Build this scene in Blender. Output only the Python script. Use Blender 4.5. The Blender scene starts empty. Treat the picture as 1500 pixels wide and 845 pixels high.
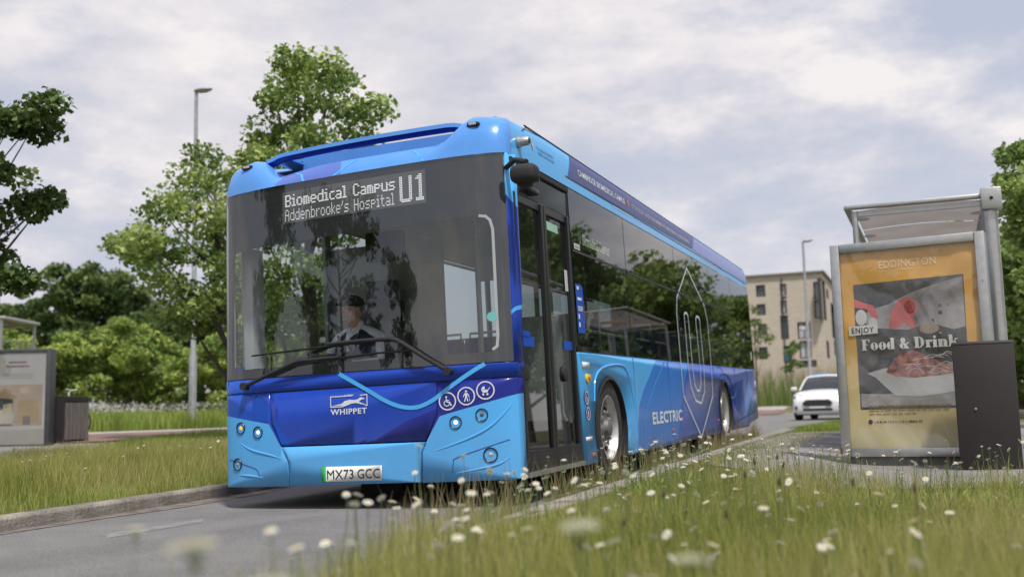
import bpy, bmesh, math, random
import numpy as np
from mathutils import Vector, Matrix
random.seed(7); rng = np.random.default_rng(7)
SC = bpy.context.scene; COL = SC.collection; R = math.radians

# ------------------------------------------------------------------ camera
CAM = Vector((3.8648, -6.9052, 0.5566)); FPX = 1549.3
PITCH, ROLL, YAW = R(6.837), R(1.368), R(20.81)
FW = Vector((-math.sin(YAW)*math.cos(PITCH), math.cos(YAW)*math.cos(PITCH), math.sin(PITCH)))
RT0 = Vector((math.cos(YAW), math.sin(YAW), 0)); UP0 = RT0.cross(FW)
RT = math.cos(ROLL)*RT0 - math.sin(ROLL)*UP0
UP = math.cos(ROLL)*UP0 + math.sin(ROLL)*RT0
cd = bpy.data.cameras.new('camera'); cam = bpy.data.objects.new('camera', cd); COL.objects.link(cam)
cam.matrix_world = Matrix(((RT.x, UP.x, -FW.x, CAM.x), (RT.y, UP.y, -FW.y, CAM.y), (RT.z, UP.z, -FW.z, CAM.z), (0, 0, 0, 1)))
cd.sensor_width = 36; cd.lens = FPX/1500*36; cd.clip_start = 0.05; cd.clip_end = 2000
cd.dof.use_dof = True; cd.dof.focus_distance = 8.3; cd.dof.aperture_fstop = 1.5
SC.camera = cam

# ------------------------------------------------------------------ sky and sun
SUN = Vector((0.30, -0.36, 0.88)).normalized()
w = bpy.data.worlds.new('World'); SC.world = w; w.use_nodes = True
N = w.node_tree.nodes; L = w.node_tree.links; N.clear()
out = N.new('ShaderNodeOutputWorld'); bg = N.new('ShaderNodeBackground'); bg.inputs['Strength'].default_value = 0.1
sky = N.new('ShaderNodeTexSky'); sky.sky_type = 'NISHITA'; sky.sun_disc = False
sky.sun_elevation = math.asin(SUN.z); sky.sun_rotation = math.atan2(SUN.x, SUN.y)
sky.air_density = 1.3; sky.dust_density = 2.5
tc = N.new('ShaderNodeTexCoord'); mp = N.new('ShaderNodeMapping'); mp.inputs['Scale'].default_value = (1, 1, 2.4)
mp.inputs['Location'].default_value = (3.1, 0.4, 0.35)
L.new(tc.outputs['Generated'], mp.inputs['Vector'])
def wnoise(scale, detail, rough=.55):
    n = N.new('ShaderNodeTexNoise'); n.inputs['Scale'].default_value = scale; n.inputs['Detail'].default_value = detail
    n.inputs['Roughness'].default_value = rough; L.new(mp.outputs['Vector'], n.inputs['Vector']); return n
def wramp(src, stops):
    r = N.new('ShaderNodeValToRGB'); e = r.color_ramp.elements
    while len(e) < len(stops): e.new(.5)
    for k, (p, c) in enumerate(stops): e[k].position = p; e[k].color = c
    L.new(src, r.inputs['Fac']); return r
def wmix(fac, a, b):
    m = N.new('ShaderNodeMix'); m.data_type = 'RGBA'
    L.new(fac, m.inputs[0]) if not isinstance(fac, float) else setattr(m.inputs[0], 'default_value', fac)
    for s, v in ((6, a), (7, b)):
        if isinstance(v, tuple): m.inputs[s].default_value = v
        else: L.new(v, m.inputs[s])
    return m.outputs[2]
veil = wmix(0.75, sky.outputs[0], (5.7, 6.0, 7.2, 1))          # thin high cloud over the blue
n1 = wnoise(2.1, 10, .60); n2 = wnoise(4.2, 9, .62)
mask = wramp(n1.outputs['Fac'], [(.43, (0, 0, 0, 1)), (.57, (1, 1, 1, 1))])
tone = wramp(n2.outputs['Fac'], [(.36, (5.7, 5.8, 6.5, 1)), (.50, (7.0, 6.8, 7.3, 1)), (.62, (8.6, 8.2, 8.2, 1))])
L.new(wmix(mask.outputs[0], veil, tone.outputs[0]), bg.inputs['Color'])
L.new(bg.outputs[0], out.inputs[0])
sd = bpy.data.lights.new('sun', 'SUN'); sd.energy = 3.4; sd.angle = R(5.0); sd.color = (1, .95, .87)
so = bpy.data.objects.new('sun', sd); COL.objects.link(so); so.rotation_euler = (-SUN).to_track_quat('-Z', 'Y').to_euler()
SC.view_settings.view_transform = 'Standard'; SC.view_settings.look = 'None'
SC.view_settings.exposure = 0.10; SC.view_settings.gamma = 1.0
SC.render.engine = 'CYCLES'
SC.cycles.max_bounces = 8; SC.cycles.transparent_max_bounces = 24; SC.cycles.diffuse_bounces = 3; SC.cycles.glossy_bounces = 4
SC.cycles.caustics_reflective = False; SC.cycles.caustics_refractive = False; SC.cycles.sample_clamp_indirect = 6

# ------------------------------------------------------------------ materials
MATS = {}
def srgb(r, g, b):
    f = lambda c: (c/255/12.92) if c/255 <= .04045 else ((c/255+.055)/1.055)**2.4
    return (f(r), f(g), f(b))
def mat(name, col, rough=.6, metal=0, var=.12, scale=6, bump=0, bscale=60, coat=0, spec=.5, col2=None, trans=0, emit=None, estr=0, coords='Object', stretch=None):
    if name in MATS: return MATS[name]
    m = bpy.data.materials.new(name); m.use_nodes = True; nt = m.node_tree; b = nt.nodes['Principled BSDF']
    b.inputs['Roughness'].default_value = rough; b.inputs['Metallic'].default_value = metal
    b.inputs['Coat Weight'].default_value = coat; b.inputs['Coat Roughness'].default_value = .06; b.inputs['Specular IOR Level'].default_value = spec
    t = nt.nodes.new('ShaderNodeTexCoord'); n = nt.nodes.new('ShaderNodeTexNoise'); n.inputs['Scale'].default_value = scale; n.inputs['Detail'].default_value = 6
    src = t.outputs[coords]
    if stretch:
        q = nt.nodes.new('ShaderNodeMapping'); q.inputs['Scale'].default_value = stretch; nt.links.new(src, q.inputs[0]); src = q.outputs[0]
    nt.links.new(src, n.inputs['Vector'])
    r = nt.nodes.new('ShaderNodeValToRGB'); nt.links.new(n.outputs['Fac'], r.inputs['Fac'])
    a = tuple(c*(1-var) for c in col); c2 = col2 or tuple(min(1, c*(1+var)) for c in col)
    r.color_ramp.elements[0].position = .32; r.color_ramp.elements[0].color = (*a, 1)
    r.color_ramp.elements[1].position = .68; r.color_ramp.elements[1].color = (*c2, 1)
    nt.links.new(r.outputs[0], b.inputs['Base Color'])
    if bump:
        n2 = nt.nodes.new('ShaderNodeTexNoise'); n2.inputs['Scale'].default_value = bscale; n2.inputs['Detail'].default_value = 4
        nt.links.new(src, n2.inputs['Vector'])
        bp = nt.nodes.new('ShaderNodeBump'); bp.inputs['Strength'].default_value = bump; bp.inputs['Distance'].default_value = .01
        nt.links.new(n2.outputs['Fac'], bp.inputs['Height']); nt.links.new(bp.outputs[0], b.inputs['Normal'])
    if emit: b.inputs['Emission Color'].default_value = (*emit, 1); b.inputs['Emission Strength'].default_value = estr
    if trans:
        tr = nt.nodes.new('ShaderNodeBsdfTranslucent'); nt.links.new(r.outputs[0], tr.inputs[0]); mx = nt.nodes.new('ShaderNodeMixShader')
        mx.inputs[0].default_value = trans; nt.links.new(b.outputs[0], mx.inputs[1]); nt.links.new(tr.outputs[0], mx.inputs[2])
        nt.links.new(mx.outputs[0], nt.nodes['Material Output'].inputs[0])
    MATS[name] = m; return m
def glass(name, tint, ior=1.5, rough=0.0, body=0.0, bodycol=(.5, .5, .5)):
    if name in MATS: return MATS[name]
    m = bpy.data.materials.new(name); m.use_nodes = True; nt = m.node_tree; nt.nodes.remove(nt.nodes['Principled BSDF'])
    o = nt.nodes['Material Output']; t = nt.nodes.new('ShaderNodeBsdfTransparent'); t.inputs[0].default_value = (*tint, 1)
    g = nt.nodes.new('ShaderNodeBsdfGlossy'); g.inputs['Roughness'].default_value = rough; g.inputs[0].default_value = (1, 1, 1, 1)
    ge = nt.nodes.new('ShaderNodeNewGeometry'); dt = nt.nodes.new('ShaderNodeVectorMath'); dt.operation = 'DOT_PRODUCT'; nt.links.new(ge.outputs['Normal'], dt.inputs[0]); nt.links.new(ge.outputs['Incoming'], dt.inputs[1])
    def mth(op, a, b_=None):          # Schlick reflectance, the same from both faces of a thin pane
        q = nt.nodes.new('ShaderNodeMath'); q.operation = op
        for i, v in enumerate((a, b_)):
            if v is None: continue
            if isinstance(v, (int, float)): q.inputs[i].default_value = v
            else: nt.links.new(v, q.inputs[i])
        return q.outputs[0]
    f0_ = ((ior-1)/(ior+1))**2*1.7; pw_ = mth('POWER', mth('SUBTRACT', 1.0, mth('ABSOLUTE', dt.outputs['Value'])), 5.0); fo_ = mth('ADD', mth('MULTIPLY', pw_, 1-f0_), f0_)
    base = t.outputs[0]
    if body:
        d = nt.nodes.new('ShaderNodeBsdfDiffuse'); d.inputs[0].default_value = (*bodycol, 1); mb = nt.nodes.new('ShaderNodeMixShader')
        mb.inputs[0].default_value = body; nt.links.new(base, mb.inputs[1]); nt.links.new(d.outputs[0], mb.inputs[2]); base = mb.outputs[0]
    mx = nt.nodes.new('ShaderNodeMixShader'); nt.links.new(fo_, mx.inputs[0]); nt.links.new(base, mx.inputs[1]); nt.links.new(g.outputs[0], mx.inputs[2])
    nt.links.new(mx.outputs[0], o.inputs[0]); MATS[name] = m; return m
def leafmat(name, cols, trans=.35, rough=.55):
    """per-leaf colour from a vertex-free random attribute stored on the mesh faces"""
    if name in MATS: return MATS[name]
    m = bpy.data.materials.new(name); m.use_nodes = True; nt = m.node_tree; b = nt.nodes['Principled BSDF']; b.inputs['Roughness'].default_value = rough
    b.inputs['Specular IOR Level'].default_value = .35
    at_ = nt.nodes.new('ShaderNodeAttribute'); at_.attribute_name = 'tone'; r = nt.nodes.new('ShaderNodeValToRGB'); nt.links.new(at_.outputs['Fac'], r.inputs[0])
    e = r.color_ramp.elements
    while len(e) < len(cols): e.new(.5)
    for k, c in enumerate(cols): e[k].position = k/(len(cols)-1); e[k].color = (*c, 1)
    nt.links.new(r.outputs[0], b.inputs['Base Color'])
    tr = nt.nodes.new('ShaderNodeBsdfTranslucent'); nt.links.new(r.outputs[0], tr.inputs[0]); mx = nt.nodes.new('ShaderNodeMixShader'); mx.inputs[0].default_value = trans
    nt.links.new(b.outputs[0], mx.inputs[1]); nt.links.new(tr.outputs[0], mx.inputs[2]); nt.links.new(mx.outputs[0], nt.nodes['Material Output'].inputs[0])
    MATS[name] = m; return m

M_ROYAL = mat('royal_paint', (.010, .055, .42), .22, var=.05, coat=.12, spec=.25, scale=2)
M_NAVY = mat('navy_paint', (.010, .022, .26), .22, var=.05, coat=.12, spec=.25, scale=2)
M_LIGHT = mat('light_blue_paint', (.085, .44, .90), .22, var=.04, coat=.12, spec=.25, scale=2)
M_MID = mat('mid_blue_paint', (.020, .20, .68), .22, var=.05, coat=.12, spec=.25, scale=2)
M_PURPLE = mat('violet_blue_paint', (.022, .065, .36), .22, var=.06, coat=.12, spec=.25, scale=2)
M_CYAN = mat('cyan_vinyl', (.075, .42, .85), .3, var=.03)
M_DUSK = mat('dusk_blue_paint', (.10, .17, .55), .22, var=.05, coat=.12, spec=.25)
M_BANNER = mat('banner_vinyl', (.045, .06, .22), .35, var=.05)
M_WHITE = mat('white_vinyl', (.72, .74, .78), .4, var=.03)
M_LINE = mat('pale_line_vinyl', (.66, .72, .82), .4, var=.03)
M_BLACK = mat('black_trim', (.012, .012, .013), .35, var=.2)
M_MATTE = mat('matte_black', (.02, .02, .021), .75, var=.2, bump=.2)
M_RUBBER = mat('tyre_rubber', (.028, .027, .026), .85, var=.3, scale=18, bump=.3)
M_DARK = mat('underbody_black', (.012, .012, .012), .9, var=.3)
M_STEEL = mat('brushed_steel', (.50, .50, .48), .38, metal=.85, var=.08, scale=14, bump=.08, bscale=120)
M_GALV = mat('galvanised_steel', (.36, .38, .39), .55, metal=.5, var=.12, scale=9)
M_ALLOY = mat('wheel_alloy', (.58, .58, .57), .38, metal=.7, var=.15, scale=9)
M_GREY = mat('grey_interior', (.32, .33, .34), .7, var=.06)
M_LGREY = mat('pale_interior', (.52, .53, .54), .65, var=.05)
M_PLATE = mat('plate_white', (.74, .74, .70), .45, var=.03)
M_PRINT = mat('print_black', (.015, .015, .017), .5, var=.05)
M_CHROME = mat('lamp_chrome', (.75, .75, .75), .18, metal=1, var=.03)
M_LED = mat('led_white', (.6, .6, .6), .5, emit=(.95, .95, 1), estr=.45)
M_LEDG = mat('led_green_white', (.8, .8, .8), .5, emit=(.85, 1, .75), estr=.6)
M_SEAT = mat('seat_fabric', (.03, .05, .16), .9, var=.4, scale=40)
M_RAIL = mat('pale_handrail', (.62, .62, .58), .35, var=.04)
G_WIND = glass('windscreen_glass', (.90, .93, .92), 1.62, 0.0)
G_SIDE = glass('tinted_side_glass', (.34, .37, .35), 1.42, 0.004)
G_DOOR = glass('door_glass', (.50, .54, .52), 1.5, 0.004)
G_CLEAR = glass('clear_lens', (.93, .93, .93), 1.5, 0.0)

def grime(m):
    nt = m.node_tree; b = nt.nodes['Principled BSDF']; src = b.inputs['Base Color'].links[0].from_socket; t = nt.nodes.new('ShaderNodeTexCoord'); sp = nt.nodes.new('ShaderNodeSeparateXYZ'); nt.links.new(t.outputs['Object'], sp.inputs[0])
    mr = nt.nodes.new('ShaderNodeMapRange'); mr.inputs[1].default_value = .75; mr.inputs[2].default_value = .15; mr.inputs[3].default_value = .05; mr.inputs[4].default_value = .55; nt.links.new(sp.outputs['Z'], mr.inputs[0])
    n = nt.nodes.new('ShaderNodeTexNoise'); n.inputs['Scale'].default_value = 7; n.inputs['Detail'].default_value = 8; n.inputs['Roughness'].default_value = .65; nt.links.new(t.outputs['Object'], n.inputs['Vector'])
    mu = nt.nodes.new('ShaderNodeMath'); mu.operation = 'MULTIPLY'; nt.links.new(mr.outputs[0], mu.inputs[0]); nt.links.new(n.outputs['Fac'], mu.inputs[1])
    mx = nt.nodes.new('ShaderNodeMix'); mx.data_type = 'RGBA'; nt.links.new(mu.outputs[0], mx.inputs[0]); nt.links.new(src, mx.inputs[6]); mx.inputs[7].default_value = (.20, .19, .17, 1); nt.links.new(mx.outputs[2], b.inputs['Base Color'])
    r2 = nt.nodes.new('ShaderNodeMapRange'); r2.inputs[3].default_value = b.inputs['Roughness'].default_value; r2.inputs[4].default_value = .65; nt.links.new(mu.outputs[0], r2.inputs[0]); nt.links.new(r2.outputs[0], b.inputs['Roughness'])
for m_ in (M_ROYAL, M_NAVY, M_LIGHT, M_MID, M_PURPLE, M_DUSK): grime(m_)

# ------------------------------------------------------------------ mesh helpers
def link(o, parent=None):
    COL.objects.link(o)
    if parent is not None: o.parent = parent
    return o
def tag(o, label=None, cat=None, group=None, kind=None):
    if label: o['label'] = label
    if cat: o['category'] = cat
    if group: o['group'] = group
    if kind: o['kind'] = kind
    return o
def empty(name, loc=(0, 0, 0), rot=(0, 0, 0)):
    o = bpy.data.objects.new(name, None); o.location = loc; o.rotation_euler = rot; o.empty_display_size = .2; return link(o)
def finish(me, smooth):
    if smooth:
        me.polygons.foreach_set('use_smooth', [True]*len(me.polygons)); me.set_sharp_from_angle(angle=R(smooth))
    me.update()
class MB:
    def __init__(s): s.v = []; s.f = []; s.m = []; s.k = 0
    def mat(s, k): s.k = k; return s
    def add(s, vs, fs):
        o = len(s.v); s.v += [tuple(p) for p in vs]; s.f += [tuple(i+o for i in f) for f in fs]; s.m += [s.k]*len(fs); return s
    def box(s, c, d, rz=0, rx=0, ry=0, taper=1.0):
        x, y, z = d[0]/2, d[1]/2, d[2]/2; t = taper
        P = [(-x, -y, -z), (x, -y, -z), (x, y, -z), (-x, y, -z), (-x*t, -y*t, z), (x*t, -y*t, z), (x*t, y*t, z), (-x*t, y*t, z)]
        if rz or rx or ry:
            Q = Matrix.Rotation(rz, 3, 'Z') @ Matrix.Rotation(ry, 3, 'Y') @ Matrix.Rotation(rx, 3, 'X'); P = [Q @ Vector(p) for p in P]
        P = [(p[0]+c[0], p[1]+c[1], p[2]+c[2]) for p in P]
        return s.add(P, [(0, 3, 2, 1), (4, 5, 6, 7), (0, 1, 5, 4), (1, 2, 6, 5), (2, 3, 7, 6), (3, 0, 4, 7)])
    def rbox(s, c, d, r=.02, seg=2, rz=0, rx=0, ry=0):
        bm = bmesh.new(); bmesh.ops.create_cube(bm, size=1); bmesh.ops.scale(bm, vec=d, verts=bm.verts)
        bmesh.ops.bevel(bm, geom=bm.edges[:], offset=min(r, min(d)*.49), segments=seg, affect='EDGES', profile=.5)
        Q = Matrix.Translation(c) @ Matrix.Rotation(rz, 4, 'Z') @ Matrix.Rotation(ry, 4, 'Y') @ Matrix.Rotation(rx, 4, 'X'); bm.transform(Q)
        bm.verts.ensure_lookup_table(); s.add([v.co[:] for v in bm.verts], [[v.index for v in f.verts] for f in bm.faces]); bm.free(); return s
    def tube(s, pts, rad, n=8, cap=True):
        pts = [Vector(p) for p in pts]; rad = [float(r) for r in rad] if isinstance(rad, (list, tuple)) else [float(rad)]*len(pts); vs = []; fs = []; ref = None
        for i, p in enumerate(pts):
            d = (pts[min(i+1, len(pts)-1)]-pts[max(i-1, 0)]).normalized()
            a = d.orthogonal().normalized() if ref is None else (ref-d*ref.dot(d)).normalized(); ref = a; b = d.cross(a)
            for k in range(n):
                t = 2*math.pi*k/n; vs.append(p+rad[i]*(math.cos(t)*a+math.sin(t)*b))
        for i in range(len(pts)-1):
            for k in range(n): fs.append((i*n+k, i*n+(k+1) % n, (i+1)*n+(k+1) % n, (i+1)*n+k))
        if cap: fs.append(tuple(range(n-1, -1, -1))); fs.append(tuple((len(pts)-1)*n+k for k in range(n)))
        return s.add(vs, fs)
    def lathe(s, prof, c, axis='X', n=32, close=False, cap0=True):
        """prof: (along axis, radius)"""
        vs = []; fs = []
        for (a, r) in prof:
            for k in range(n):
                t = 2*math.pi*k/n; p = (a, r*math.cos(t), r*math.sin(t))
                if axis == 'Y': p = (r*math.cos(t), a, r*math.sin(t))
                if axis == 'Z': p = (r*math.cos(t), r*math.sin(t), a)
                vs.append((p[0]+c[0], p[1]+c[1], p[2]+c[2]))
        m = len(prof)
        for i in range(m-1 if not close else m):
            j = (i+1) % m
            for k in range(n): fs.append((i*n+k, i*n+(k+1) % n, j*n+(k+1) % n, j*n+k))
        if not close:
            if cap0: fs.append(tuple(range(n)))
            fs.append(tuple((m-1)*n+k for k in range(n)))
        return s.add(vs, fs)
    def sphere(s, c, r, n=12, m=8):
        r = r if isinstance(r, (tuple, list)) else (r, r, r); vs = []; fs = []
        for i in range(m+1):
            a = math.pi*i/m
            for k in range(n):
                t = 2*math.pi*k/n; vs.append((c[0]+r[0]*math.sin(a)*math.cos(t), c[1]+r[1]*math.sin(a)*math.sin(t), c[2]+r[2]*math.cos(a)))
        for i in range(m):
            for k in range(n): fs.append((i*n+k, (i+1)*n+k, (i+1)*n+(k+1) % n, i*n+(k+1) % n))
        return s.add(vs, fs)
    def build(s, name, mats, parent=None, smooth=None, bevel=0):
        me = bpy.data.meshes.new(name); me.from_pydata([tuple(v) for v in s.v], [], s.f); me.validate()
        for m in (mats if isinstance(mats, (list, tuple)) else [mats]): me.materials.append(m)
        if len(me.polygons) == len(s.m): me.polygons.foreach_set('material_index', s.m)
        bm = bmesh.new(); bm.from_mesh(me); bmesh.ops.recalc_face_normals(bm, faces=bm.faces); bm.to_mesh(me); bm.free()
        finish(me, smooth); o = bpy.data.objects.new(name, me); link(o, parent)
        if bevel:
            b = o.modifiers.new('bevel', 'BEVEL'); b.width = bevel; b.segments = 2; b.limit_method = 'ANGLE'; b.angle_limit = R(40)
        return o
def npmesh(name, V, F, mats, parent=None, midx=None, tone=None, smooth=False):
    """V (n,3); F (m,k) constant size faces; tone per face"""
    me = bpy.data.meshes.new(name); V = np.asarray(V, np.float32); F = np.asarray(F, np.int32); k = F.shape[1]
    me.vertices.add(len(V)); me.vertices.foreach_set('co', V.ravel()); me.loops.add(F.size); me.loops.foreach_set('vertex_index', F.ravel())
    me.polygons.add(len(F)); me.polygons.foreach_set('loop_start', np.arange(0, F.size, k, dtype=np.int32)); me.polygons.foreach_set('loop_total', np.full(len(F), k, np.int32))
    for m in (mats if isinstance(mats, (list, tuple)) else [mats]): me.materials.append(m)
    if midx is not None: me.polygons.foreach_set('material_index', np.asarray(midx, np.int32))
    if tone is not None:
        a = me.attributes.new('tone', 'FLOAT', 'FACE'); a.data.foreach_set('value', np.asarray(tone, np.float32))
    if smooth: me.polygons.foreach_set('use_smooth', np.ones(len(F), bool))
    me.update(calc_edges=True)
    return link(bpy.data.objects.new(name, me), parent)
def copy_tree(o, parent=None):
    c = o.copy(); COL.objects.link(c); c.parent = parent
    for ch in list(o.children): copy_tree(ch, c)
    return c
def inside(p, poly):
    x, y = p; c = False; n = len(poly)
    for i in range(n):
        x1, y1 = poly[i]; x2, y2 = poly[(i+1) % n]
        if (y1 > y) != (y2 > y) and x < (x2-x1)*(y-y1)/(y2-y1)+x1: c = not c
    return c
def bis(bm, co, no):
    g = bm.verts[:]+bm.edges[:]+bm.faces[:]
    bmesh.ops.bisect_plane(bm, geom=g, plane_co=co, plane_no=no, dist=1e-5)
def patch(name, polys, fn, mats, parent=None, zones=(), gx=0, gy=0, thick=0, smooth=30, holes=()):
    """2-D polygons -> optional grid cuts, colour zones (poly, material index) -> mapped by fn(a,b) onto a surface"""
    bm = bmesh.new()
    for poly in polys:
        vs = [bm.verts.new((a, b, 0)) for a, b in poly]; es = [bm.edges.new((vs[i], vs[(i+1) % len(vs)])) for i in range(len(vs))]
        bmesh.ops.triangle_fill(bm, edges=es, use_beauty=True)
    A = [v.co.x for v in bm.verts]; B = [v.co.y for v in bm.verts]
    if gx:
        x = math.ceil(min(A)/gx)*gx
        while x < max(A): bis(bm, (x, 0, 0), (1, 0, 0)); x += gx
    if gy:
        y = math.ceil(min(B)/gy)*gy
        while y < max(B): bis(bm, (0, y, 0), (0, 1, 0)); y += gy
    for z, k in list(zones)+[(h, -1) for h in holes]:
        for i in range(len(z)):
            p, q = z[i], z[(i+1) % len(z)]; bis(bm, (p[0], p[1], 0), (q[1]-p[1], p[0]-q[0], 0))
    kill = []; bm.normal_update()
    for f in bm.faces:
        if f.normal.z < 0: f.normal_flip()
        c = f.calc_center_median(); f.material_index = 0
        for z, k in zones:
            if inside((c.x, c.y), z): f.material_index = k
        for h in holes:
            if inside((c.x, c.y), h): kill.append(f); break
    if kill: bmesh.ops.delete(bm, geom=kill, context='FACES')
    bmesh.ops.dissolve_degenerate(bm, dist=1e-5, edges=bm.edges[:])
    for v in bm.verts: v.co = fn(v.co.x, v.co.y)
    me = bpy.data.meshes.new(name); bm.to_mesh(me); bm.free()
    for m in (mats if isinstance(mats, (list, tuple)) else [mats]): me.materials.append(m)
    finish(me, smooth); o = link(bpy.data.objects.new(name, me), parent)
    if thick:
        s = o.modifiers.new('solid', 'SOLIDIFY'); s.thickness = abs(thick); s.offset = -1 if thick > 0 else 1
    return o
def glyphs(txt, size=1.0, bold=0.0, space=1.0, ax=1.0, shear=0.0):
    cu = bpy.data.curves.new('t', 'FONT'); cu.body = txt; cu.size = size; cu.offset = bold; cu.space_character = space; cu.shear = shear; cu.resolution_u = 3; cu.fill_mode = 'FRONT'
    o = bpy.data.objects.new('t', cu); COL.objects.link(o); me = o.to_mesh()
    V = [(v.co.x*ax, v.co.y) for v in me.vertices]; F = [tuple(p.vertices) for p in me.polygons]
    o.to_mesh_clear(); bpy.data.objects.remove(o); bpy.data.curves.remove(cu); return V, F
def text(name, txt, fn, m, parent, x0, y0, height, width=None, bold=0, space=1.0, grid=0, shear=0.0, slab=0):
    V, F = glyphs(txt, 1.0, bold, space, 1.0, shear); xs = [v[0] for v in V]; ys = [v[1] for v in V]
    sy = height/.73; sx = sy if width is None else width/(max(xs)-min(xs)); mx = min(xs)
    bm = bmesh.new(); bv = [bm.verts.new(((v[0]-mx)*sx+x0, v[1]*sy+y0, 0)) for v in V]
    for f in F:
        try: bm.faces.new([bv[i] for i in f])
        except ValueError: pass
    if grid:
        x = x0
        while x < x0+(max(xs)-mx)*sx: bis(bm, (x, 0, 0), (1, 0, 0)); x += grid
    for v in bm.verts: v.co = fn(v.co.x, v.co.y)
    me = bpy.data.meshes.new(name); bm.to_mesh(me); bm.free(); me.materials.append(m); me.update()
    return link(bpy.data.objects.new(name, me), parent)
def stroke(pts, wd, closed=False):
    """polyline -> list of quads (2-D polygons) of width wd, mitred"""
    P = [Vector(p) for p in pts]; n = len(P); Lf = []; Rg = []
    for i in range(n):
        a = P[(i-1) % n] if (closed or i > 0) else P[i]; b = P[(i+1) % n] if (closed or i < n-1) else P[i]
        d1 = (P[i]-a).normalized() if (P[i]-a).length > 0 else (b-P[i]).normalized(); d2 = (b-P[i]).normalized() if (b-P[i]).length > 0 else d1
        t = (d1+d2).normalized(); nn = Vector((-t.y, t.x)); k = wd/2/max(.45, nn.dot(Vector((-d1.y, d1.x)))); Lf.append(P[i]+nn*k); Rg.append(P[i]-nn*k)
    return [[tuple(Lf[i]), tuple(Lf[(i+1) % n]), tuple(Rg[(i+1) % n]), tuple(Rg[i])] for i in range(n if closed else n-1)]
def smooth_pts(pts, k=5):
    P = [Vector(p) for p in pts]; o = []
    for i in range(len(P)-1):
        p0, p1, p2, p3 = P[max(i-1, 0)], P[i], P[i+1], P[min(i+2, len(P)-1)]
        for j in range(k):
            t = j/k; o.append(.5*((2*p1)+(p2-p0)*t+(2*p0-5*p1+4*p2-p3)*t*t+(3*p1-p0-3*p2+p3)*t**3))
    o.append(P[-1]); return [tuple(v) for v in o]
def marks(name, x0, z0, ln, h_, fn, m, parent):
    """a line of print too small to read in the photograph: unreadable little bars"""
    rr = random.Random(int(x0*1000)+int(z0*1000)); mb = MB(); x = x0
    while x < x0+ln:
        w_ = h_*rr.uniform(.25, .55); t_ = h_*rr.uniform(.7, 1); mb.add([fn(a, b) for a, b in ((x, z0), (x+w_, z0), (x+w_, z0+t_), (x, z0+t_))], [(0, 1, 2, 3)]); x += w_+h_*rr.choice((.15, .15, .2, .6))
    return tag(mb.build(name, m, parent), kind='stuff')
def circ(cx, cy, r, n=20, ry=None): return [(cx+r*math.cos(2*math.pi*k/n), cy+(ry or r)*math.sin(2*math.pi*k/n)) for k in range(n)]

# ------------------------------------------------------------------ terrain
def sst(a, b, x): t = min(max((x-a)/(b-a), 0), 1); return t*t*(3-2*t)
def base(x, y):
    z = -.1+.0171*min(max(y, -12), 12)+.012*min(max(x, -6), 6)
    z += .065*sst(12, 33, y)+.13*sst(33, 43, y)+.42*sst(43, 52, y)
    return z
def hgt(x, y):
    z = base(x, y)
    if x < -1.98:
        z += .10*min(1, (-1.98-x)/.1)+.02*sst(-7, -12, x)+.28*sst(20, 29, math.hypot(x-4, y+7))*sst(-5, -9, x)
        z += .9*sst(40, 70, math.hypot(x-4, y+7))*sst(-12, -20, x)
        z -= .10*sst(26, 32, y)*sst(-12, -6, x)
    if x > 1.63:
        f = 1-sst(9, 13, y); z += f*(.10*min(1, (x-1.63)/.1)-.10*sst(2.4, 3.6, x))+.02*sst(3, 6, x)
    return z
def ray(px, py): return FW+RT*((px-750)/FPX)-UP*((py-422.5)/FPX)
def at(px, py, far=400):
    """first point of the terrain seen along a sight line"""
    d = ray(px, py); t = 2.0; step = .25
    while t < far:
        p = CAM+d*t
        if p.z < hgt(p.x, p.y): return Vector((p.x, p.y, hgt(p.x, p.y)))
        t += step*max(1, t/20)
    return Vector((p.x, p.y, hgt(p.x, p.y)))
def D(px, py, dist): return CAM+ray(px, py)*dist
def axis(lo, hi, f0, f1, st):
    a = list(np.arange(f0, f1+1e-6, st)); g = st; v = f0
    while v > lo: g *= 1.35; v -= g; a.append(max(v, lo))
    g = st; v = f1
    while v < hi: g *= 1.35; v += g; a.append(min(v, hi))
    return a
M_SOIL = mat('verge_ground', (.12, .125, .045), .95, var=.45, scale=1.2, bump=.8, bscale=9, col2=(.17, .17, .07))
M_ASPH = mat('asphalt', (.19, .185, .185), .88, var=.10, scale=.9, bump=.9, bscale=160)
def speckle(m, scale, amt, big, bigamt):
    nt = m.node_tree; b = nt.nodes['Principled BSDF']; src = b.inputs['Base Color'].links[0].from_socket; tcn = nt.nodes.new('ShaderNodeTexCoord')
    for sc_, am in ((scale, amt), (big, bigamt)):
        v = nt.nodes.new('ShaderNodeTexNoise'); v.inputs['Scale'].default_value = sc_; v.inputs['Detail'].default_value = 3; nt.links.new(tcn.outputs['Object'], v.inputs['Vector'])
        mr = nt.nodes.new('ShaderNodeMapRange'); mr.inputs[1].default_value = .35; mr.inputs[2].default_value = .65; mr.inputs[3].default_value = 1-am; mr.inputs[4].default_value = 1+am; nt.links.new(v.outputs['Fac'], mr.inputs[0])
        mm = nt.nodes.new('ShaderNodeMix'); mm.data_type = 'RGBA'; mm.blend_type = 'MULTIPLY'; mm.inputs[0].default_value = 1; nt.links.new(src, mm.inputs[6]); nt.links.new(mr.outputs[0], mm.inputs[7]); src = mm.outputs[2]
    nt.links.new(src, b.inputs['Base Color'])
speckle(M_ASPH, 95, .30, 2.3, .10)
M_PAVE = mat('paving_grey', (.23, .215, .215), .9, var=.2, scale=2.2, bump=.4, bscale=60)
M_RED = mat('red_path', (.20, .125, .11), .9, var=.15, scale=1.5, bump=.4, bscale=60)
M_PALE = mat('pale_path', (.36, .33, .31), .9, var=.1, scale=2, bump=.3)
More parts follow.
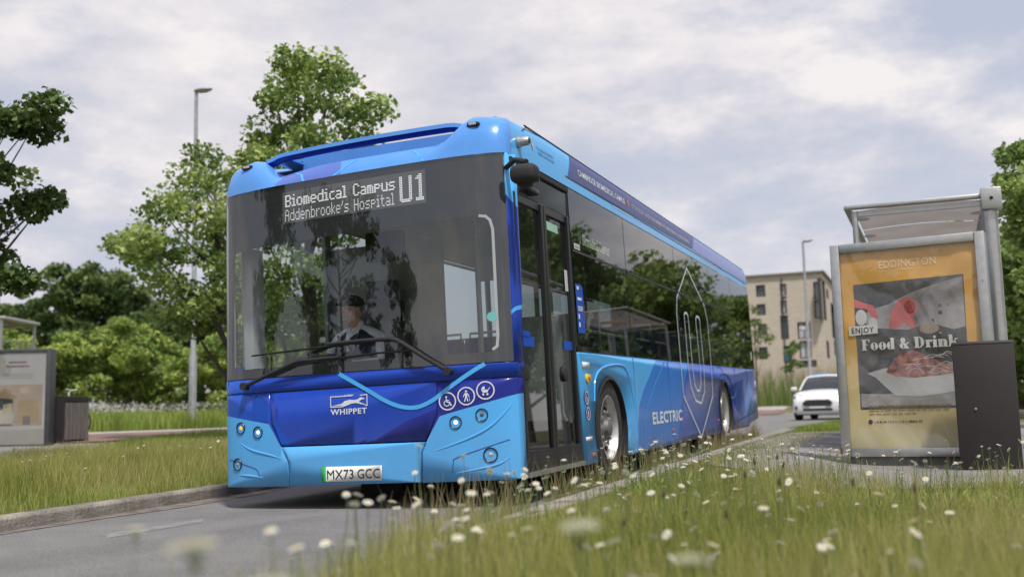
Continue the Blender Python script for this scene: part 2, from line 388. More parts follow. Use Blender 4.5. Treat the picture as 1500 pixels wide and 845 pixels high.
M_KERB = mat('kerb_concrete', (.225, .205, .175), .9, var=.28, scale=3.5, bump=.7, bscale=70)
speckle(M_KERB, 60, .2, 5, .18); speckle(M_PAVE, 60, .2, 1.3, .12)
xs = sorted(set([round(v, 3) for v in axis(-700, 500, -16, 8, .25)+[-2.08, -1.985, 1.63, 1.73]]))
ys = sorted(set([round(v, 3) for v in axis(-400, 900, -12, 56, .3)]))
V = [(x, y, hgt(x, y)-(.05 if -1.99 < x < 1.64 and y < 40 else 0)) for y in ys for x in xs]; nx = len(xs)
F = [(j*nx+i, j*nx+i+1, (j+1)*nx+i+1, (j+1)*nx+i) for j in range(len(ys)-1) for i in range(nx-1)]
gr = npmesh('ground', V, F, M_SOIL, smooth=True); tag(gr, 'grassy ground under the verges and meadow', kind='structure')
def drape(name, poly, off, m, label, g=.6):
    o = patch(name, [poly], lambda a, b: (a, b, hgt(a, b)+off), m, None, gx=g, gy=g, smooth=60); return tag(o, label, kind='structure')
def xy(p): return (p[0], p[1])
road_poly = [(-1.99, -14), (1.64, -14), (1.64, 11), xy(at(1084, 652)), xy(at(1160, 633)), xy(at(1238, 617.5)), xy(at(1330, 612)), xy(at(1480, 607)), (34, 62), (14, 41.5), (6, 41.2), xy(at(1165, 605)), xy(at(1110, 609.5)), (-14, 38), (-14, 33), (-5, 30), (-1.99, 24)]
o = patch('road', [road_poly], lambda a, b: (a, b, base(a, b)+(.004 if b < 30 else .02)+(.006 if b > 11 else 0)), M_ASPH, None, gx=.6, gy=.6, smooth=60); tag(o, 'grey asphalt bus road curving away behind the bus', kind='structure')
drape('pavement', [xy(at(1092, 652)), xy(at(1163, 635)), xy(at(1240, 637)), (9, 22), (12, 8), (12, 1.0), (3.0, 1.15), (1.95, 2.8), (1.90, 9)], .014, M_PAVE, 'grey paved footway beside the bus shelter', .25)
drape('cycle_path', [xy(at(1040, 609)), xy(at(1040, 599.5)), xy(at(1500, 596)), xy(at(1560, 603.5)), xy(at(1240, 603.5)), xy(at(1165, 604.8)), xy(at(1110, 609))], .03, M_RED, 'red surfaced path beyond the far side of the road', 1)
drape('footpath', [xy(at(1040, 599.2)), xy(at(1040, 594.5)), xy(at(1560, 592)), xy(at(1560, 596))], .035, M_PALE, 'pale footpath above the red path behind the white car', 1)
drape('pavement', [xy(at(-90, 705)), xy(at(100, 690)), xy(at(250, 683)), xy(at(420, 674)), xy(at(420, 661)), xy(at(200, 657)), xy(at(130, 650)), xy(at(-90, 646))], .012, M_PAVE, 'grey paving round the far bus shelter', .6)
drape('cycle_path', [xy(at(90, 652)), xy(at(200, 645)), xy(at(420, 635)), xy(at(420, 628)), xy(at(230, 634)), xy(at(90, 641))], .03, M_RED, 'red cycle path beyond the far litter bin', .6)
drape('path_edging', [xy(at(90, 640.5)), xy(at(420, 627.5)), xy(at(420, 625.5)), xy(at(90, 637.5))], .035, M_PALE, 'pale strip along the red cycle path', .6)
drape('path_edging', [xy(at(180, 664)), xy(at(420, 657)), xy(at(420, 654.5)), xy(at(180, 661.5))], .03, M_PALE, 'pale kerb line beyond the verge', .6)
def kerb(x0, x1, label, bev):
    mb = MB()
    for j in range(24): mb.box(((x0+x1)/2, -11.5+j, base(0, -11.5+j)-.12+.012*x0), (abs(x1-x0)+.1, 1.0, .1))
    k = tag(mb.build('kerb', M_KERB), label, kind='structure')
    sgn = 1 if x1 > x0 else -1; prof = [(x0, -.1), (x0+sgn*.012, .085), (x0+sgn*.03, .103), (x1, .106), (x1, -.1)]
    mb = MB(); me = None
    for (a, b) in ((-.452, .452),):
        vs = [(x-x0, y, z) for y in (a, b) for x, z in prof]; n = len(prof)
        mb.add(vs, [tuple(range(n)), tuple(range(2*n-1, n-1, -1))]+[(i, i+n, (i+1) % n+n, (i+1) % n) for i in range(n)])
    st = mb.build('kerb_stone', M_KERB, k, bevel=.006)
    for j in range(25):
        o = st if j == 0 else st.copy()
        if j: COL.objects.link(o); o.parent = k
        y = -10.6+j*.912; o.location = (x0+random.uniform(-.004, .004), y, base(x0, y)+random.uniform(-.003, .003)); o.rotation_euler = (R(.98), 0, random.uniform(-.003, .003))
kerb(-1.975, -2.12, 'low concrete kerb along the grass verge across the road from the camera', .01)
kerb(1.62, 1.86, 'wide concrete kerb between the bus and the daisy meadow', .01)
# worn paint line and tar patch on the road
o = drape('road_marking', [xy(at(155, 792)), xy(at(158, 789)), xy(at(298, 765)), xy(at(296, 767.5))], .0, mat('worn_paint', (.215, .21, .205), .9, var=.2, scale=9), 'faint worn painted line on the road near the far kerb', .3)
o.location.z = .006
M_RUT = mat('gutter_silt', (.17, .145, .125), .95, var=.4, scale=8, bump=.6)
o = drape('gutter_silt', [(-1.97, -2.2), (-1.86, -2.3), (-1.80, -.5), (-1.70, .2), (-1.74, 1.4), (-1.88, 2.0), (-1.97, 1.9)], .008, M_RUT, 'brown silt lying in the gutter by the far kerb', .4)

# ------------------------------------------------------------------ the electric bus
BUS = empty('electric_bus', (0, 0, -.1026), (R(.98), R(-1.4186), 0))
tag(BUS, 'blue single deck electric bus with a lit route display driving along the kerb', 'bus')
def wd(z): return 1.25-.0118*max(z-.9, 0)
def yF(x, z=1, w=None):
    w = w or wd(z); a = min(abs(x)/w, 1.0); return .05*a*a+.20*(1-max(0, 1-a**4)**.25)+.017*z
def tilt(x, z): return .022*(x-1.2)*sst(1.2, 2.5, z)
def fr(x, z, off=0.0):
    e = .004; x1 = min(x+e, 1.2499); x0 = max(x-e, -1.2499); dx = x1-x0; dy = yF(x1, z)-yF(x0, z); l = math.hypot(dx, dy)
    return (x+dy/l*off, yF(x, z)-dx/l*off, z+tilt(x, z))
FM = lambda off: (lambda a, b: fr(a, b, off))
SM = lambda off: (lambda a, b: (wd(b)+off, a, b))          # nearside wall: a = along, b = up
def fpatch(name, polys, off, mats, zones=(), thick=0, gx=.05, parent=BUS, **k): return patch(name, polys, FM(off), mats, parent, zones=zones, gx=gx, thick=thick, **k)
def spatch(name, polys, off, mats, zones=(), thick=0, parent=BUS, **k): return patch(name, polys, SM(off), mats, parent, zones=zones, thick=thick, **k)

# --- front skin
NAVYZ = ([(.084, .47), (.413, .625), (.80, .755), (1.0, .83), (1.26, .86), (1.26, .47)], 1)
LEFTZ = ([(-1.26, 1.01), (-.95, 1.01), (-.55, .47), (-1.26, .47)], 3)
M_ROYAL2 = mat('royal_paint_pale', (.014, .085, .50), .22, var=.05, coat=.12, spec=.25)
MS = [M_ROYAL, M_NAVY, M_LIGHT, M_ROYAL2]
fpatch('front_flap', [[(-.742, .888), (-.742, .66), (-.645, .488), (.555, .482), (.65, .66), (.655, .892)]], 0, MS, [LEFTZ, NAVYZ], thick=.03)
fpatch('bumper', [[(-.643, .478), (-.583, .365), (-.575, .190), (.515, .190), (.520, .40), (.553, .472)]], .004, [M_LIGHT], thick=.04)
RL = [(.40, .30), (.40, .49), (.574, .489), (.673, .649), (.751, .668), (1.05, .735), (1.26, .785), (1.26, .1), (.4, .1)]
LL = [(-.66, .485), (-.765, .657), (-1.0, .70), (-1.26, .745), (-1.26, .1), (-.5, .1), (-.5, .4)]
fpatch('corner_panel', [[(.662, .892), (.657, .66), (.530, .40), (.525, .186), (1.2495, .186), (1.2495, .895)]], 0, MS, [([(.5, .1), (.5, 1), (1.3, 1), (1.3, .1)], 1), (RL, 2)], thick=.03, gx=.03)
fpatch('corner_panel', [[(-.750, .892), (-.750, .66), (-.595, .37), (-.585, .186), (-1.2495, .186), (-1.2495, .895)]], 0, MS, [([(-1.3, 1.01), (-.95, 1.01), (-.7, .70), (-1.3, .60)], 3), (LL, 2)], thick=.03, gx=.03)
fpatch('scuttle_panel', [[(-1.2495, .901), (1.2495, .901), (1.2495, 1.004), (-1.2495, 1.004)]], .002, MS, [LEFTZ], thick=.03, gx=.03)
mb = MB(); mb.box((0, .36, .60), (2.2, .3, .84)); mb.box((0, 1.0, .33), (2.2, 1.5, .3)); mb.build('front_bulkhead', M_DARK, BUS)
wave = smooth_pts([(-.125, 1.0), (.002, .928), (.129, .855), (.253, .782), (.376, .733), (.498, .722), (.619, .762), (.719, .825), (.817, .887), (.932, .955), (1.023, 1.002)], 4)
wv = fpatch('cyan_wave_stripe', stroke(wave, .030), .0045, [M_CYAN])
for nm, pts in (('raised_crease', [(.545, .392), (.664, .416), (.894, .488), (1.05, .565), (1.17, .68), (1.225, .765)]), ('raised_crease', [(.70, .235), (.965, .27), (1.10, .30), (1.19, .36)]),
                ('raised_crease', [(-.60, .375), (-.75, .42), (-.95, .47), (-1.12, .56)]), ('raised_crease', [(-.80, .25), (-.95, .27), (-1.1, .28)])):
    pp = smooth_pts(pts, 5); MB().tube([fr(x, z, -.005) for x, z in pp], [.002+.010*math.sin(math.pi*i/(len(pp)-1)) for i in range(len(pp))], 8).build(nm, M_LIGHT, BUS, 50)
MB().tube([fr(x, z, .0) for x, z in smooth_pts([(.755, .25), (.765, .32), (.80, .355), (1.17, .462)], 5)], .0035, 5).build('panel_seam', M_NAVY, BUS)
MB().tube([fr(x, z, .0) for x, z in smooth_pts([(-.86, .25), (-.88, .31), (-.95, .34), (-1.18, .40)], 5)], .0035, 5).build('panel_seam', M_NAVY, BUS)
# --- lamps
def headlamp(x, z, r, lens, name, ring=M_CHROME):
    p = Vector(fr(x, z, 0)); q = Vector(fr(x, z, 1.0)); n = (q-p).normalized(); rot = Vector((1, 0, 0)).rotation_difference(n).to_matrix().to_4x4()
    def place(mbb, nm, m, par, s=35):
        o = mbb.build(nm, m, par, s)
        if par is BUS: o.matrix_local = Matrix.Translation(p) @ rot
        return o
    h = place(MB().lathe([(-.03, r*1.12), (.004, r*1.16), (.009, r*1.08), (.006, r*.98), (-.02, r*.93), (-.03, r*.9)], (0, 0, 0), 'X', 28), name, M_BLACK, BUS)
    place(MB().lathe([(-.03, r*.93), (-.004, r*.90), (-.002, r*.72), (-.014, r*.45), (-.016, .001)], (0, 0, 0), 'X', 24), 'reflector', ring, h)
    place(MB().lathe([(-.016, r*.42), (.0, r*.40), (.004, r*.22), (.005, .001)], (0, 0, 0), 'X', 20), 'lens', lens, h)
    return h
M_LAMPON = mat('lamp_lit', (.9, .88, .8), .2, emit=(1, .88, .66), estr=1.1, var=.02); M_AMBER = mat('amber_lamp', (.9, .35, .03), .25, emit=(1, .42, .05), estr=.9, var=.02)
M_LENSD = mat('dark_lens', (.10, .10, .11), .08, var=.2)
headlamp(.792, .600, .040, M_LAMPON, 'headlamp', mat('lamp_white', (.7, .7, .68), .25, emit=(1, .98, .9), estr=.35)); headlamp(.985, .644, .040, M_LENSD, 'headlamp'); headlamp(1.035, .362, .046, M_CHROME, 'fog_lamp')
headlamp(-.870, .598, .040, M_LAMPON, 'headlamp', MATS['lamp_white']); headlamp(-1.045, .636, .040, M_AMBER, 'headlamp', mat('amber_ring', (.8, .45, .15), .2, metal=.5)); headlamp(-1.085, .359, .042, M_CHROME, 'fog_lamp')
# --- number plate
np_ = fpatch('number_plate', [[(-.284, .214), (-.284, .323), (.214, .320), (.214, .212)]], .022, [M_PLATE, mat('plate_green', (.03, .42, .10), .45)], [([(-.29, .2), (-.29, .33), (-.246, .33), (-.246, .2)], 1)], thick=.008)
text('plate_text', 'GCC', FM(.0245), M_PRINT, np_, .018, .231, .072, .182, bold=.0); text('plate_text', 'MX73', FM(.0245), M_PRINT, np_, -.236, .231, .072, .222, bold=.0, space=1.0)
# --- front print
tx = text('operator_name', 'WHIPPET', FM(.003), M_WHITE, BUS, -.206, .700, .042, .305, bold=.022, space=1.1)
fpatch('operator_emblem', [q for seg in ([(-.02, .833), (-.203, .833), (-.203, .757), (-.10, .757)], [(.045, .833), (.103, .836), (.103, .757), (.085, .757)]) for q in stroke(seg, .007)], .003, [M_WHITE])
dog = [(-.205, .762), (-.15, .772), (-.11, .778), (-.085, .797), (-.04, .805), (.0, .800), (.03, .806), (.045, .818), (.062, .817), (.088, .806), (.062, .802), (.045, .795), (.035, .785), (.08, .768), (.10, .758), (.06, .766), (.01, .779), (-.03, .775), (-.06, .765), (-.10, .755), (-.14, .754), (-.10, .765), (-.15, .765)]
fpatch('running_dog_emblem', [dog], .003, [M_WHITE]); marks('small_print', -.085, .832, .075, .012, FM(.003), M_WHITE, tx)
def icon(cx, cz, r, kind):
    mp_ = FM(.0035) if kind != 'side' else None
    ps = stroke(circ(cx, cz, r, 28), .009, True)
    if kind == 'wheelchair':
        k = r/.062; ps += [circ(cx-.008*k, cz+.030*k, .008*k, 10)]+stroke([(cx-.008*k, cz+.018*k), (cx-.004*k, cz-.006*k), (cx+.018*k, cz-.008*k), (cx+.026*k, cz-.030*k), (cx+.034*k, cz-.028*k)], .008*k)+stroke([(cx-.006*k, cz+.006*k), (cx+.014*k, cz+.006*k)], .006*k)
        ps += stroke([(cx-.014*k, cz+.006*k), (cx-.026*k, cz-.010*k), (cx-.022*k, cz-.028*k), (cx-.004*k, cz-.036*k), (cx+.012*k, cz-.028*k), (cx+.016*k, cz-.014*k)], .006*k)
    if kind == 'walker':
        k = r/.062; ps += [circ(cx, cz+.034*k, .008*k, 10), [(cx-.011*k, cz+.022*k), (cx+.011*k, cz+.022*k), (cx+.007*k, cz-.008*k), (cx-.007*k, cz-.008*k)]]
        ps += stroke([(cx-.010*k, cz+.018*k), (cx-.022*k, cz-.006*k)], .006*k)+stroke([(cx+.010*k, cz+.018*k), (cx+.022*k, cz-.004*k)], .006*k)+stroke([(cx-.003*k, cz-.008*k), (cx-.014*k, cz-.040*k)], .008*k)+stroke([(cx+.003*k, cz-.008*k), (cx+.012*k, cz-.038*k)], .008*k)+stroke([(cx+.022*k, cz-.004*k), (cx+.026*k, cz-.038*k)], .003*k)
    if kind == 'pram':
        k = r/.062; ps += [[(cx-.030*k, cz+.004*k), (cx+.022*k, cz+.004*k), (cx+.014*k, cz-.016*k), (cx-.018*k, cz-.016*k)], [(cx-.030*k, cz+.007*k), (cx-.004*k, cz+.007*k), (cx-.004*k, cz+.030*k), (cx-.022*k, cz+.024*k)], circ(cx-.016*k, cz-.028*k, .008*k, 10), circ(cx+.014*k, cz-.028*k, .008*k, 10)]
        ps += stroke([(cx+.018*k, cz+.002*k), (cx+.034*k, cz+.020*k)], .005*k)
    return ps
for cx, cz, kd in ((.737, .753, 'wheelchair'), (.878, .782, 'walker'), (1.018, .815, 'pram')):
    fpatch('access_symbol', icon(cx, cz, .061, kd), .0035, [M_WHITE])

# --- windscreen, frit, display
GL = [(-1.195, 1.012), (1.215, 1.012), (1.21, 2.515), (1.195, 2.535), (-1.195, 2.535), (-1.205, 2.50)]
ws = fpatch('windscreen', [GL], .004, [G_WIND], gx=.04)
inner = [(-1.12, 1.10), (-1.09, 1.085), (1.06, 1.085), (1.115, 1.11), (1.125, 1.16), (1.12, 1.98), (1.10, 2.05), (1.05, 2.085), (-1.02, 2.06), (-1.09, 2.04), (-1.125, 1.98)]
M_FRIT = mat('black_frit', (.013, .013, .014), .5, var=.1)
fpatch('frit_band', [GL], -.012, [M_FRIT], gx=.05, holes=[inner])
fpatch('windscreen_seal', stroke([(1.02, 2.078), (1.07, 2.07), (1.10, 2.04), (1.117, 1.97), (1.121, 1.20), (1.113, 1.125), (1.08, 1.10)], .020), -.010, [M_LGREY])
dp = fpatch('route_display', [[(-.605, 2.222), (.628, 2.222), (.628, 2.475), (-.605, 2.475)]], -.009, [mat('display_board', (.11, .105, .11), .6, var=.05)])
FONT = {'B': '####.|#...#|#...#|####.|#...#|#...#|####.', 'i': '.#.|...|##.|.#.|.#.|.#.|###', 'o': '.....|.....|.###.|#...#|#...#|#...#|.###.', 'm': '.....|.....|####.|#.#.#|#.#.#|#.#.#|#.#.#',
 'e': '.....|.....|.###.|#...#|#####|#....|.###.', 'd': '....#|....#|.####|#...#|#...#|#...#|.####', 'c': '....|....|.###|#...|#...|#...|.###', 'a': '.....|.....|.###.|....#|.####|#...#|.####', 'l': '##.|.#.|.#.|.#.|.#.|.#.|###',
 'C': '.###.|#...#|#....|#....|#....|#...#|.###.', 'p': '.....|.....|####.|#...#|####.|#....|#....', 'u': '.....|.....|#...#|#...#|#...#|#...#|.####', 's': '.....|.....|.####|#....|.###.|....#|####.',
 'A': '.###.|#...#|#...#|#####|#...#|#...#|#...#', 'n': '.....|.....|####.|#...#|#...#|#...#|#...#', 'b': '#....|#....|####.|#...#|#...#|#...#|####.', 'r': '....|....|#.##|##..|#...|#...|#...', 'k': '#...|#...|#..#|#.#.|##..|#.#.|#..#',
 "'": '.#|.#|#.|..|..|..|..', 'H': '#...#|#...#|#...#|#####|#...#|#...#|#...#', 't': '.#..|.#..|####|.#..|.#..|.#..|..##', ' ': '..|..|..|..|..|..|..',
 'U': '##....##|##....##|##....##|##....##|##....##|##....##|##....##|##....##|##....##|##....##|##....##|##....##|##....##|########|.######.', '1': '...##.|..###.|.####.|...##.|...##.|...##.|...##.|...##.|...##.|...##.|...##.|...##.|...##.|.#####.|.#####.'}
def matrix_text(name, s, fn, m, parent, x0, x1, z0, z1, bold=False):
    cols = []; rows = len(FONT[s[0]].split('|'))
    for ch in s:
        g = FONT[ch].split('|'); wch = len(g[0])
        for c in range(wch): cols.append([g[r][c] == '#' for r in range(rows)])
        cols.append([False]*rows)
    cols.pop()
    dx = (x1-x0)/len(cols); dz = (z1-z0)/rows; mb = MB()
    for i, c in enumerate(cols):
        for r in range(rows):
            if c[r]:
                a = x0+(i+.04)*dx; b = a+dx*(1.42 if bold else .84); t = z1-(r+.14)*dz; u = t-dz*.72
                mb.add([fn(a, u), fn(b, u), fn(b, t), fn(a, t)], [(0, 1, 2, 3)])
    return mb.build(name, m, parent)
matrix_text('display_text', 'Biomedical', FM(-.006), M_LED, dp, -.578, -.030, 2.352, 2.448, True); matrix_text('display_text', 'Campus', FM(-.006), M_LED, dp, .030, .378, 2.352, 2.448, True)
M_LEDD = mat('led_dim', (.7, .7, .7), .5, emit=(.9, .9, 1), estr=.35)
matrix_text('display_text', "Addenbrooke's", FM(-.006), M_LEDD, dp, -.580, -.010, 2.238, 2.332); matrix_text('display_text', 'Hospital', FM(-.006), M_LEDD, dp, .035, .373, 2.238, 2.332)
matrix_text('route_number', 'U', FM(-.006), M_LED, dp, .418, .520, 2.246, 2.446); matrix_text('route_number', '1', FM(-.006), M_LED, dp, .535, .613, 2.246, 2.450)
fpatch('round_sticker', [circ(1.085, 1.335, .034, 24)], .006, [mat('teal_sticker', (.16, .50, .48), .5)])
# corner pillars
fpatch('corner_pillar', [[(1.217, 1.006), (1.2499, 1.006), (1.2499, 2.535), (1.213, 2.535)]], 0, [M_ROYAL, M_LIGHT, M_CYAN], [([(1.2, 2.25), (1.26, 2.12), (1.26, 2.6), (1.2, 2.6)], 1), ([(1.2, 1.33), (1.26, 1.40), (1.26, 1.43), (1.2, 1.36)], 2)], thick=.03, gx=.008)
fpatch('corner_pillar', [[(-1.207, 1.006), (-1.2499, 1.006), (-1.2499, 2.535), (-1.207, 2.535)]], 0, [mat('pale_pillar', (.30, .33, .36), .4)], thick=.03, gx=.008)
# wipers
def wiper(pts, blade, name='wiper'):
    P = [fr(x, z, o_) for x, z, o_ in pts]; w_ = MB().tube(P, [.016]*(len(P)-1)+[.010], 8); w_.lathe([(-.03, .030), (.035, .028), (.04, .001)], P[0], 'Y', 16); a = w_.build(name, M_MATTE, BUS, 40)
    mb = MB().tube([fr(x, z, o_) for x, z, o_ in blade], .007, 6); mb.tube([fr(x, z, o_-.012) for x, z, o_ in blade], .004, 4); mb.build('wiper_blade', M_BLACK, a, 40)
wiper([(.765, .965, .04), (.60, 1.07, .05), (.44, 1.18, .055), (.385, 1.212, .055), (.33, 1.226, .055), (.10, 1.228, .05), (-.20, 1.226, .045)], [(-.90, 1.185, .022), (-.5, 1.200, .026), (-.1, 1.215, .028), (.22, 1.222, .028)])
wiper([(-.962, .955, .035), (-.72, 1.03, .045), (-.50, 1.100, .05), (-.44, 1.115, .05), (-.10, 1.122, .045)], [(-.60, 1.075, .022), (-.2, 1.110, .026), (.2, 1.130, .028), (.50, 1.135, .024)])

# --- roof: rounded front dome with a slot under a thin hoop, coves along both sides
ZK = [2.535, 2.62, 2.70, 2.78, 2.84, 2.88, 2.905, 2.915]; SK = [.001, .003, .008, .018, .034, .060, .11, .19]; FK = [0, .015, .035, .065, .105, .16, .24, .36]
aa = [math.sin(math.pi/2*t) for t in np.linspace(-1, 1, 57)]
def dome(a, k):
    w_ = wd(2.5)-SK[k]; x = a*w_; z = ZK[k]; y = yF(x, 2.5, w_)+FK[k]
    if abs(x) < .98:
        s = sst(.98, .66, abs(x)); zc = 2.535+(2.665-2.535)*(k/7)**.8; yc = yF(x, 2.5, w_)+.10*(k/7)
        z = z*(1-s)+zc*s; y = y*(1-s)+yc*s
    return (x, y, z+tilt(x, z)-(k/7)*(.05*sst(.72, 1.2, abs(x))+.055*sst(-.2, -1.0, x)))
V = []; F = []; mi = []
for k in range(8):
    for a in aa: V.append(dome(a, k))
n = len(aa)
for k in range(7):
    for i in range(n-1): F.append((k*n+i, k*n+i+1, (k+1)*n+i+1, (k+1)*n+i))
def dzone(c):
    x, y, z = c
    if x < -.12 and x > -.60: return 1
    if x < -.60 and x > -1.05: return 2
    return 0
bm = bmesh.new(); bv = [bm.verts.new(v) for v in V]
for f in F: bm.faces.new([bv[i] for i in f])
for px_, nx_ in ((-.10, .35), (-.62, -.5), (-1.0, .3)): bis(bm, (px_, 0, 2.6), (1, 0, nx_))
for f in bm.faces:
    c = f.calc_center_median(); t = c.z-2.6; f.material_index = 1 if -.62-.0+.5*t < c.x < -.10-.35*t else 0
me = bpy.data.meshes.new('roof_front'); bm.to_mesh(me); bm.free(); me.materials.append(M_DUSKF := mat('periwinkle_paint', (.10, .30, .74), .22, var=.05, coat=.12, spec=.25)); me.materials.append(M_DUSK); finish(me, 40)
rf = link(bpy.data.objects.new('roof_front', me), BUS)
def dn(x, k):
    a = x/(wd(2.5)-SK[k]); p = dome(a, k); return (p[0], p[1]-.004, p[2])
for st in ([(-.40, 0), (-.44, 3), (-.52, 6)], [(-.13, 0), (-.05, 3), (.02, 6)], [(.62, 0), (.55, 4), (.50, 6)]):
    pts = [dn(x, k) for x, k in st]; mb = MB()
    for i in range(len(pts)-1): p, q = pts[i], pts[i+1]; mb.add([(p[0]-.012, p[1], p[2]), (p[0]+.012, p[1], p[2]), (q[0]+.012, q[1], q[2]), (q[0]-.012, q[1], q[2])], [(0, 1, 2, 3)])
    mb.build('cyan_stripe', M_CYAN, rf)
# roof deck with a well behind the slot
mb = MB(); e7 = [dome(a, 7) for a in aa]
well = [p for p in e7 if abs(p[0]) < .78]
V = [(x, y, z) for x, y, z in well]+[(x, .80, 2.66) for x, y, z in well]; m_ = len(well); mb.add(V, [(i, i+1, m_+i+1, m_+i) for i in range(m_-1)])
mb.build('roof_well', M_NAVY, BUS)
mb = MB(); mb.box((0, .81, 2.785), (1.72, .02, .25)); mb.box((0, 6.4, 2.895), (2.08, 11.1, .02)); mb.box((-.945, .76, 2.845), (.19, .34, .018)); mb.box((.945, .72, 2.900), (.19, .42, .018)); mb.build('roof_deck', M_DUSKF, BUS)
mb = MB(); mb.rbox((0, 5.0, 2.93), (1.5, 3.2, .04), .02); mb.build('battery_cover', M_DUSKF, BUS)
xs_ = np.linspace(-.90, .90, 31)
def hoopz(x): return 2.838-.03*sst(.74, .90, abs(x))+tilt(x, 2.6)
up = [(x, .26+.06*(x/.9)**2, hoopz(x)) for x in xs_]
hp = MB().mat(0); vs = []
for x, y, z in up: vs += [(x, y-.012, z+.020), (x, y+.06, z+.026), (x, y+.065, z+.0), (x, y-.016, z-.012)]
fs = [(i*4+k, i*4+(k+1) % 4, i*4+4+(k+1) % 4, i*4+4+k) for i in range(len(up)-1) for k in range(4)]
hp.add(vs, fs); hp.build('roof_hoop', M_DUSKF, BUS, 40)
hp = MB(); vs = []
for x, y, z in up: vs += [(x, y+.006, z-.010), (x, y+.06, z-.002), (x, y+.06, z-.034), (x, y+.030, z-.034)]
hp.add(vs, fs); hp.build('hoop_underside', M_ROYAL, BUS, 40)
for sx in (-1, 1):
    p = dome(.985*sx/1.21, 3); p = (p[0]/.97, p[1]+.01, p[2]); o = MB().rbox((p[0]*.97, p[1]-.0, p[2]+.008), (.10, .06, .035), .015, 2).build('marker_lamp', M_BLACK, BUS, 40); MB().rbox((p[0]*.97, p[1]-.03, p[2]+.008), (.06, .01, .018), .004, 1).build('lens', mat('marker_lens', (.55, .45, .42), .2), o)
for sx in (1, -1):
    P = [(sx*(wd(2.5)-SK[k]), yF(wd(2.5)-SK[k], 2.5, wd(2.5)-SK[k])+FK[k], ZK[k]) for k in range(8)]
    ysb = [None, 1.2, 3, 5, 7, 9, 11, 11.86, 11.94, 11.985]; V = []
    for j, yb in enumerate(ysb):
        ins = (0, .02, .07)[max(0, j-7)] if j >= 7 else 0
        for k in range(8): V.append((P[k][0]-sx*ins*1.2, P[k][1] if yb is None else yb, P[k][2]-ins*1.4*(k/7)-((k/7)*(.05 if sx > 0 else .155) if yb is None else 0)))
    F = [(j*8+k, j*8+k+1, j*8+9+k, j*8+8+k) for j in range(len(ysb)-1) for k in range(7)]
    mb = MB().add(V, F); mb.build('roof_cove', M_LIGHT if sx > 0 else M_LIGHT, BUS, 50)
def cove(y, z, off):
    for k in range(7):
        if ZK[k] <= z <= ZK[k+1]: t = (z-ZK[k])/(ZK[k+1]-ZK[k]); s_ = SK[k]*(1-t)+SK[k+1]*t; return (wd(2.5)-s_+off, y, z)
    return (wd(2.5)-SK[0]+off, y, z)
CM = lambda off: (lambda a, b: cove(a, b, off))
bn = patch('banner', [[(1.66, 2.625), (7.05, 2.655), (7.36, 2.868), (1.86, 2.862)]], CM(.004), [M_BANNER], BUS, gy=.03)
patch('roof_tint', [[(7.07, 2.655), (11.86, 2.60), (11.86, 2.875), (7.38, 2.870)]], CM(.004), [M_DUSK], BUS, gy=.03)
patch('roof_tint', [[(1.88, 2.872), (11.86, 2.878), (11.86, 2.90), (1.9, 2.897)]], CM(.005), [mat('lilac_paint', (.16, .20, .48), .3)], BUS, gy=.01)
for w_t, a_t, l_t in (('CAMBRIDGE', 1.98, .56), ('BIOMEDICAL', 2.58, .60), ('CAMPUS', 3.22, .38)): text('banner_text', w_t, CM(.007), M_WHITE, bn, a_t, 2.700, .060, l_t, bold=.012, grid=.1)
text('banner_text', 'STATION', CM(.007), mat('banner_grey', (.45, .46, .55), .4), bn, 3.88, 2.705, .052, .55, bold=.008, grid=.1); marks('small_print', 4.50, 2.705, 2.4, .052, CM(.007), MATS['banner_grey'], bn)
patch('banner_pin', [circ(3.74, 2.74, .035, 12, .045)], CM(.007), [mat('pin_red', (.62, .16, .10), .4)], bn)
for a_, b_ in ((3.1, 3.9), (4.0, 4.2), (7.6, 8.6), (8.7, 8.9)): patch('painted_gutter_glint', [[(a_, 2.600), (b_, 2.603), (b_, 2.609), (a_, 2.606)]], CM(.006), [M_WHITE], bn)  # short white streaks painted along the gutter as glints of light
MB().tube([(cove(y, 2.872, .004)) for y in (.75, 1.2, 3, 6, 9, 11.8)], .007, 6).build('roof_seam', M_BLACK, BUS)
MB().tube([cove(y, z, .003) for y, z in ((.62, 2.80), (.75, 2.855), (1.2, 2.872))], .005, 6).build('roof_seam', M_BLACK, BUS)
MB().tube([cove(y, 2.622, .002) for y in (1.6, 3, 6, 9, 11.8)], .004, 6).build('roof_seam', M_BLACK, BUS)
lg = patch('council_logo', [circ(.80, 2.72, .030, 4, .05)], CM(.005), [mat('logo_peach', (.55, .42, .40), .5)], BUS)
marks('small_print', .90, 2.715, .42, .026, CM(.005), mat('logo_grey', (.11, .34, .64), .5), lg); marks('small_print', .92, 2.675, .40, .024, CM(.005), MATS['logo_grey'], lg)
p = cove(.45, 2.665, 0); cmr = MB().lathe([(-.02, .045), (.02, .045), (.03, .036), (.085, .034), (.095, .028)], p, 'X', 20).build('roof_camera', M_STEEL, BUS, 35); MB().lathe([(.0955, .024), (.10, .020)], p, 'X', 16).build('lens', M_BLACK, cmr)

